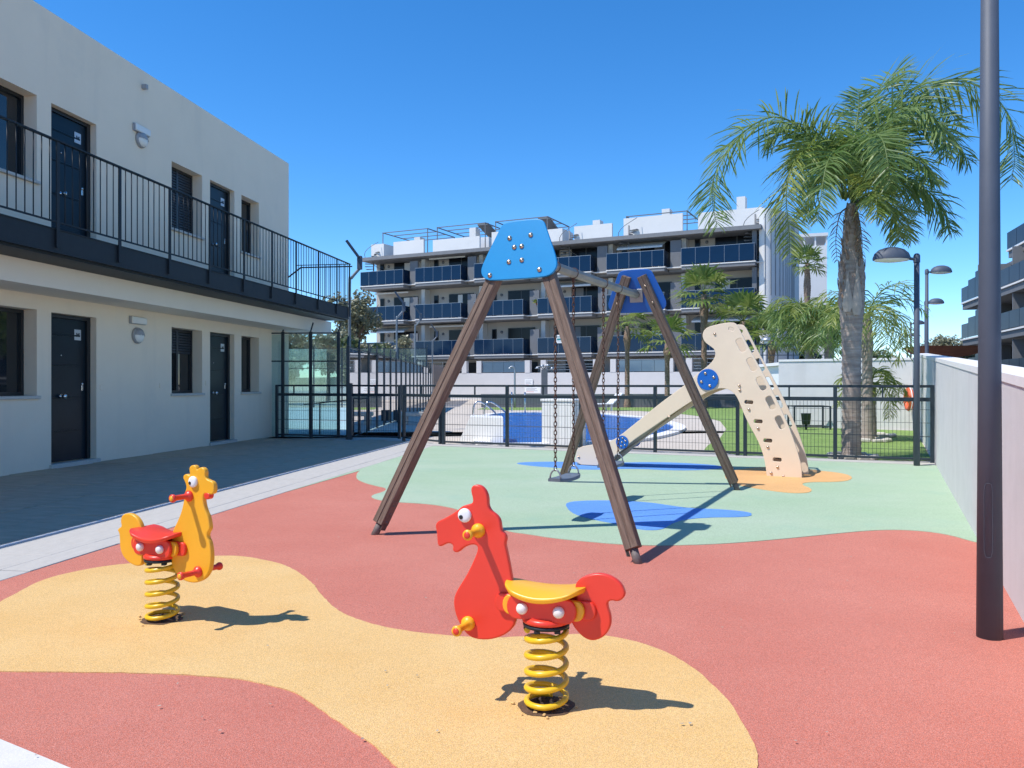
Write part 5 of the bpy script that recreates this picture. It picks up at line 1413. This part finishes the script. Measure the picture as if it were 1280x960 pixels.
# lifebuoy on the far wall
LB = W(1136, 499, 20.45)
t = thing('lifebuoy', 'orange lifebuoy hanging on the right wall end beyond the fence', 'lifebuoy', LB)
bu = MB(); ax_b = (-wnr + Vector((0, -.25, 0))).normalized(); bu.torus((0, 0, 0), .24, .065, ax_b, 24, 10); mk('ring', bu, M_orange, t)
rp_ = MB(); rp_.torus((0, 0, 0), .31, .012, ax_b, 24, 6); mk('rope', rp_, M_white, t)
# white lounger by the pool
t = thing('sun_lounger', 'white slatted pool lounger at the far edge of the lawn', 'lounger', (W(756, 0, 36).x, 36, 0), rad(20))
mk('seat', MB().bbox(-.8, .25, -.3, .3, .28, .33, .01), M_white, t)
mk('backrest', MB().add([(.24, -.3, .33), (.24, .3, .33), (.75, .3, .8), (.75, -.3, .8), (.27, -.3, .29), (.27, .3, .29), (.78, .3, .77), (.78, -.3, .77)], [(0, 3, 2, 1), (4, 5, 6, 7), (0, 1, 5, 4), (1, 2, 6, 5), (2, 3, 7, 6), (3, 0, 4, 7)]), M_white, t)
for x in (-.7, .2):
    for y in (-.26, .26): mk('leg', MB().box(x - .03, x + .03, y - .03, y + .03, -.01, .281), M_white, t)

# ================================================================== PADEL COURT ON THE LEFT
def px(Y): return -3.70 - .023 * (Y - 20.5)
cs = struct('court', MB().add([(-13, 18.5, -.004), (px(18.3), 18.3, -.004), (px(41), 41, -.004), (-14, 41, -.004)], [(0, 1, 2, 3)]), M_court)
ln_ = MB(); ln_.box(-10, px(26) - .1, 26.0, 26.12, -.001, .003); ln_.box(-8.0, -7.9, 20.6, 26., -.001, .0031); mk('court_line', ln_, M_white, cs)
pc = thing('glass_court', 'glass walled padel court with dark steel posts beyond the gate', 'court', (px(18.3), 18.3, 0))
def court_post(p, h, w, dn, spike=True):
    mb = MB(); mb.beam(p + Vector((0, 0, -.03)), p + Vector((0, 0, h + .05)), w, w * 1.5, up=dn)
    if spike: mb.beam(p + Vector((0, 0, h + .05)), p + dn * .06 + Vector((0, 0, h + .26)), w * .6, w * .6, up=dn)
    mk('post', mb, M_fence, pc, True)
def court_wall(A, B, h, stops, w=.05, bars=()):
    A, B = Vector(A), Vector(B); d = B - A; dn = d.normalized()
    P = [A + d * q for q in stops]
    for k, p in enumerate(P):
        court_post(p, h, w, dn)
        if k + 1 < len(P):
            q = P[k + 1]
            g = MB(); g.beam(p + dn * (w * .9) + Vector((0, 0, h / 2)), q - dn * (w * .9) + Vector((0, 0, h / 2)), .012, h - .02); mk('glass_panel', g, M_glass, pc, True)
            for z in (h + .02,) + tuple(bars): mk('rail', MB().beam(p + dn * w * .76 + Vector((0, 0, z)), q - dn * w * .76 + Vector((0, 0, z)), .03, .03), M_fence, pc, True)
court_wall((px(17.75), 17.75, 0), (px(41), 41, 0), 2.0, [k / 16 for k in range(17)], .065)
court_wall((-12.5, 18.6, 0), (px(18.2) - .3, 18.2, 0), 2.34, [0, .2, .4, .6, .76, .85, .925, 1], .045, (1.72,))
court_wall((-14.5, 41, 0), (px(41) - .2, 41, 0), 3.0, [k / 7 for k in range(8)], .045, (2.0,))
for k in range(9):          # dark wind screen boards low on the far side of the court
    pass
# brownish slatted screen of the second court further on
t = thing('slatted_screen', 'brown vertical slat screen past the glass court', 'screen', (px(42), 42, 0))
slm = MB().box(-.05, .05, -.45, .45, 0, 2.25).mesh('slat', mat('screen_brown', (.22, .17, .15), .7, var=.2, vscale=3))
for k in range(12):
    o = mk('slat', slm, None, t); o.location = (-.03 * k, k * 1.35 + 1, 0); o.rotation_euler = (0, 0, rad(8))
# court floodlights with bent arms
for (u, vt, Y, lab) in ((437, 350, 20.6, 'bent grey floodlight pole just past the gallery corner'), (496, 398, 30, 'bent grey floodlight pole above the middle of the glass court'), (519, 408, 38.5, 'bent grey floodlight pole over the far end of the glass court'), (540.5, 427, 46.5, 'smallest bent floodlight pole left of the front swing leg')):
    X = (u - 640) / FPX * Y; h = CH + (480 - vt) / FPX * Y
    t = thing('court_floodlight', lab, 'floodlight', (X, Y, 0), 0, 'bent floodlight poles over the glass court')
    mk('pole', MB().tube(cat([(0, 0, -.02), (0, 0, h * .5), (0, 0, h - .1), (.05, 0, h + .05), (.26, 0, h + .3)], 5), .038, 10), mat('pole_zinc', (.22, .24, .26), .5, metal=.5, var=.2, vscale=8), t)
    mk('bracket', MB().bbox(.2, .32, -.06, .06, h + .27, h + .62, .01), M_pole, t)
    hd_ = MB(); hd_.beam((.24, 0, h + .58), (-.06, -.1, h + 1.0), .22, .06, up=(.8, 0, .6)); mk('lamp_head', hd_, M_pole, t)
# bin and bench on the pool deck
t = thing('litter_bin', 'dark litter bin beside the concrete bench behind the gate', 'bin', G(497, 527.5))
mk('body', MB().bbox(-.12, .12, -.12, .12, .05, .38, .01), M_fence, t); mk('post', MB().box(-.025, .025, -.025, .025, -.012, .05), M_fence, t)
t = thing('concrete_bench', 'pale concrete block bench on the deck beside the bin', 'bench', G(514, 530))
mk('seat', MB().bbox(-.35, .55, -.22, .22, .24, .36, .02), M_rock, t)
for x in (-.2, .4): mk('support', MB().bbox(x - .09, x + .09, -.18, .18, -.012, .241, .01), M_rock, t)
# handrail of a ramp behind the fence
t = thing('ramp_handrail', 'dark ramp handrail behind the left fence panel', 'handrail', G(362, 548) + Vector((0, 1.2, 0)))
hr = MB(); b0 = G(362, 543.5)
hr.beam((0, 0, .72), (1.45, .5, .86), .03, .03)
for x, z in ((.35, .74), (.95, .80), (1.4, .85)): hr.box(x - .015, x + .015, x * .345 - .015, x * .345 + .015, -.012, z)
mk('bars', hr, M_fence, t)

# ================================================================== TREES, CANOPY, DISTANCE
def tree(label, loc, h, rcr, m_, seed, group='distant trees', n=900, leaf=.35, flat=.8):
    rnd = random.Random(seed)
    t = thing('tree', label, 'tree', loc, 0, group)
    tm = MB(); zc = h - rcr * flat
    tm.tube([(0, 0, -.05), (.05, 0, zc * .5), (0, .08, zc)], [.16, .12, .08], 8)
    cl = []
    for k in range(7):
        an = k * 2.4; d = Vector((math.cos(an) * rcr * .6, math.sin(an) * rcr * .6, rnd.uniform(-.2, .6) * rcr * flat)); tm.tube([(0, 0, zc * .75), Vector((0, 0, zc)) + d], [.06, .02], 5)
    mk('trunk', tm, M_bark, t)
    for k in range(15):
        v = Vector((rnd.gauss(0, 1), rnd.gauss(0, 1), rnd.gauss(0, .8))).normalized() * rnd.uniform(.25, .85)
        cl.append((Vector((v.x * rcr, v.y * rcr, zc + v.z * rcr * flat)), rcr * rnd.uniform(.22, .42)))
    cm = MB()
    for k in range(n):
        c, r_ = cl[k % len(cl)]
        d = Vector((rnd.gauss(0, 1), rnd.gauss(0, 1), rnd.gauss(0, 1))).normalized() * r_ * rnd.uniform(.5, 1.05) + c
        a_ = Vector((rnd.gauss(0, 1), rnd.gauss(0, 1), rnd.gauss(0, 1))).normalized(); b_ = a_.orthogonal().normalized()
        a_ *= leaf * rnd.uniform(.5, 1); b_ *= leaf * .45
        cm.add([d - a_, d + b_, d + a_, d - b_], [(0, 1, 2, 3)])
    mk('crown', cm, m_, t)
    return t
tree('olive toned tree behind the glass court nearest the cream building', (-13.2, 46, 0), 4.6, 2.2, M_olive, 1, n=3200, leaf=.2)
tree('loose olive toned tree left of the apartment balconies', (-11.3, 58, 0), 7.9, 2.7, M_olive, 2, n=3200, leaf=.2)
tree('dark tree low behind the glass court', (-8.4, 47, 0), 4.0, 1.9, M_tree, 3, n=3200, leaf=.2)
tree('broad tree seen through the front glass of the court', (-16.5, 48, 0), 5.2, 3.2, M_olive, 12, n=3200, leaf=.2)
tree('wide olive toned tree behind the front glass next to the building corner', (-12.2, 53, 0), 5.0, 2.6, M_olive, 15, n=3200, leaf=.2)
tree('dusty tree farther back behind the court', (-9.4, 62, 0), 5.0, 2.6, M_olive, 16, n=3200, leaf=.2)
tree('green tree above the white wall beside the tall palm', (26.5, 60, 0), 4.5, 2.2, M_tree, 4, n=3200, leaf=.2)
tree('small dark tree between the tall palm and the lamp post', (30.5, 66, 0), 3.7, 2.0, M_tree, 5, n=3200, leaf=.2)
tree('pale green tree above the rusty canopy', (38.3, 70, 0), 6.0, 2.3, M_olive, 6, n=3200, leaf=.2)
tree('second pale tree right of the rusty canopy top', (41.5, 72, 0), 5.4, 2.2, M_olive, 7, n=3200, leaf=.2)
tree('dark green tree behind the pool hut roof', (23.2, 62, 0), 4.2, 2.0, M_tree, 8, n=3200, leaf=.2)
# rust coloured canopy beyond the wall
CY = 27.
t = thing('shade_canopy', 'rust brown curved canopy on posts beyond the right wall', 'canopy', (W(1190, 0, CY).x, CY, 0))
x0, x1 = W(1140, 0, CY).x, W(1222, 0, CY).x; zT = CH + (480 - 433.5) / FPX * CY
vs = []; n = 16
for i in range(n + 1):
    f = i / n; x = x0 + (x1 - x0) * f
    dep = .34 * (math.sin(math.pi * min(1, max(0, f))) ** .55) + .02
    for y, zz in ((CY - .9, zT), (CY - .6, zT - dep), (CY + .6, zT - dep), (CY + .9, zT)): vs.append((x, y, zz))
cm = MB(); cm.add(vs, [(i * 4 + k, i * 4 + k + 1, (i + 1) * 4 + k + 1, (i + 1) * 4 + k) for i in range(n) for k in range(3)] + [(i * 4 + 3, i * 4, (i + 1) * 4, (i + 1) * 4 + 3) for i in range(n)])
mk('roof', cm, M_rustsail, t, True)
for x in (x0 + .6, x1 - .6): mk('post', MB().box(x - .05, x + .05, CY - .05, CY + .05, -.03, zT - .3), M_pole, t, True)
hm = MB(); xs = [-240 + 12 * k for k in range(41)]
vs = []
for x in xs:
    z = 5 + 3.5 * noise.noise(Vector((x * .02, 1.3, 0))) + 2 * noise.noise(Vector((x * .07, 4.3, 0)))
    vs += [(x, 420, -.1), (x, 460, max(z, 1.5)), (x, 560, -.1)]
hm.add(vs, [(i * 3 + k, i * 3 + k + 1, (i + 1) * 3 + k + 1, (i + 1) * 3 + k) for i in range(40) for k in range(2)], True)
struct('hills', hm, mat('hill_green', (.09, .11, .07), .95, var=.3, vscale=.05))

lt = MB(); rl3 = random.Random(31)
for k in range(150):
    Y = rl3.uniform(1.9, 9.0); X = rl3.uniform(-.62, .62) * Y
    if X > wall_x(Y) - .1 or X < -8.267 + 4.45 + .1504 * Y: continue
    a_ = rl3.uniform(0, 6.28); r_ = rl3.uniform(.003, .0085); q = [(X + r_ * math.cos(a_ + t) * rl3.uniform(.6, 1.3), Y + r_ * math.sin(a_ + t) * rl3.uniform(.4, 1.2), .0115 + rl3.uniform(0, .003)) for t in (0, 1.5, 3.1, 4.6)]
    lt.add(q, [(0, 1, 2, 3)])
tag(mk('litter', lt, mat('litter_pale', (.55, .50, .42), .9, var=.6, vscale=3)), 'tiny pale specks of litter scattered on the rubber floor', 'litter', kind='stuff')
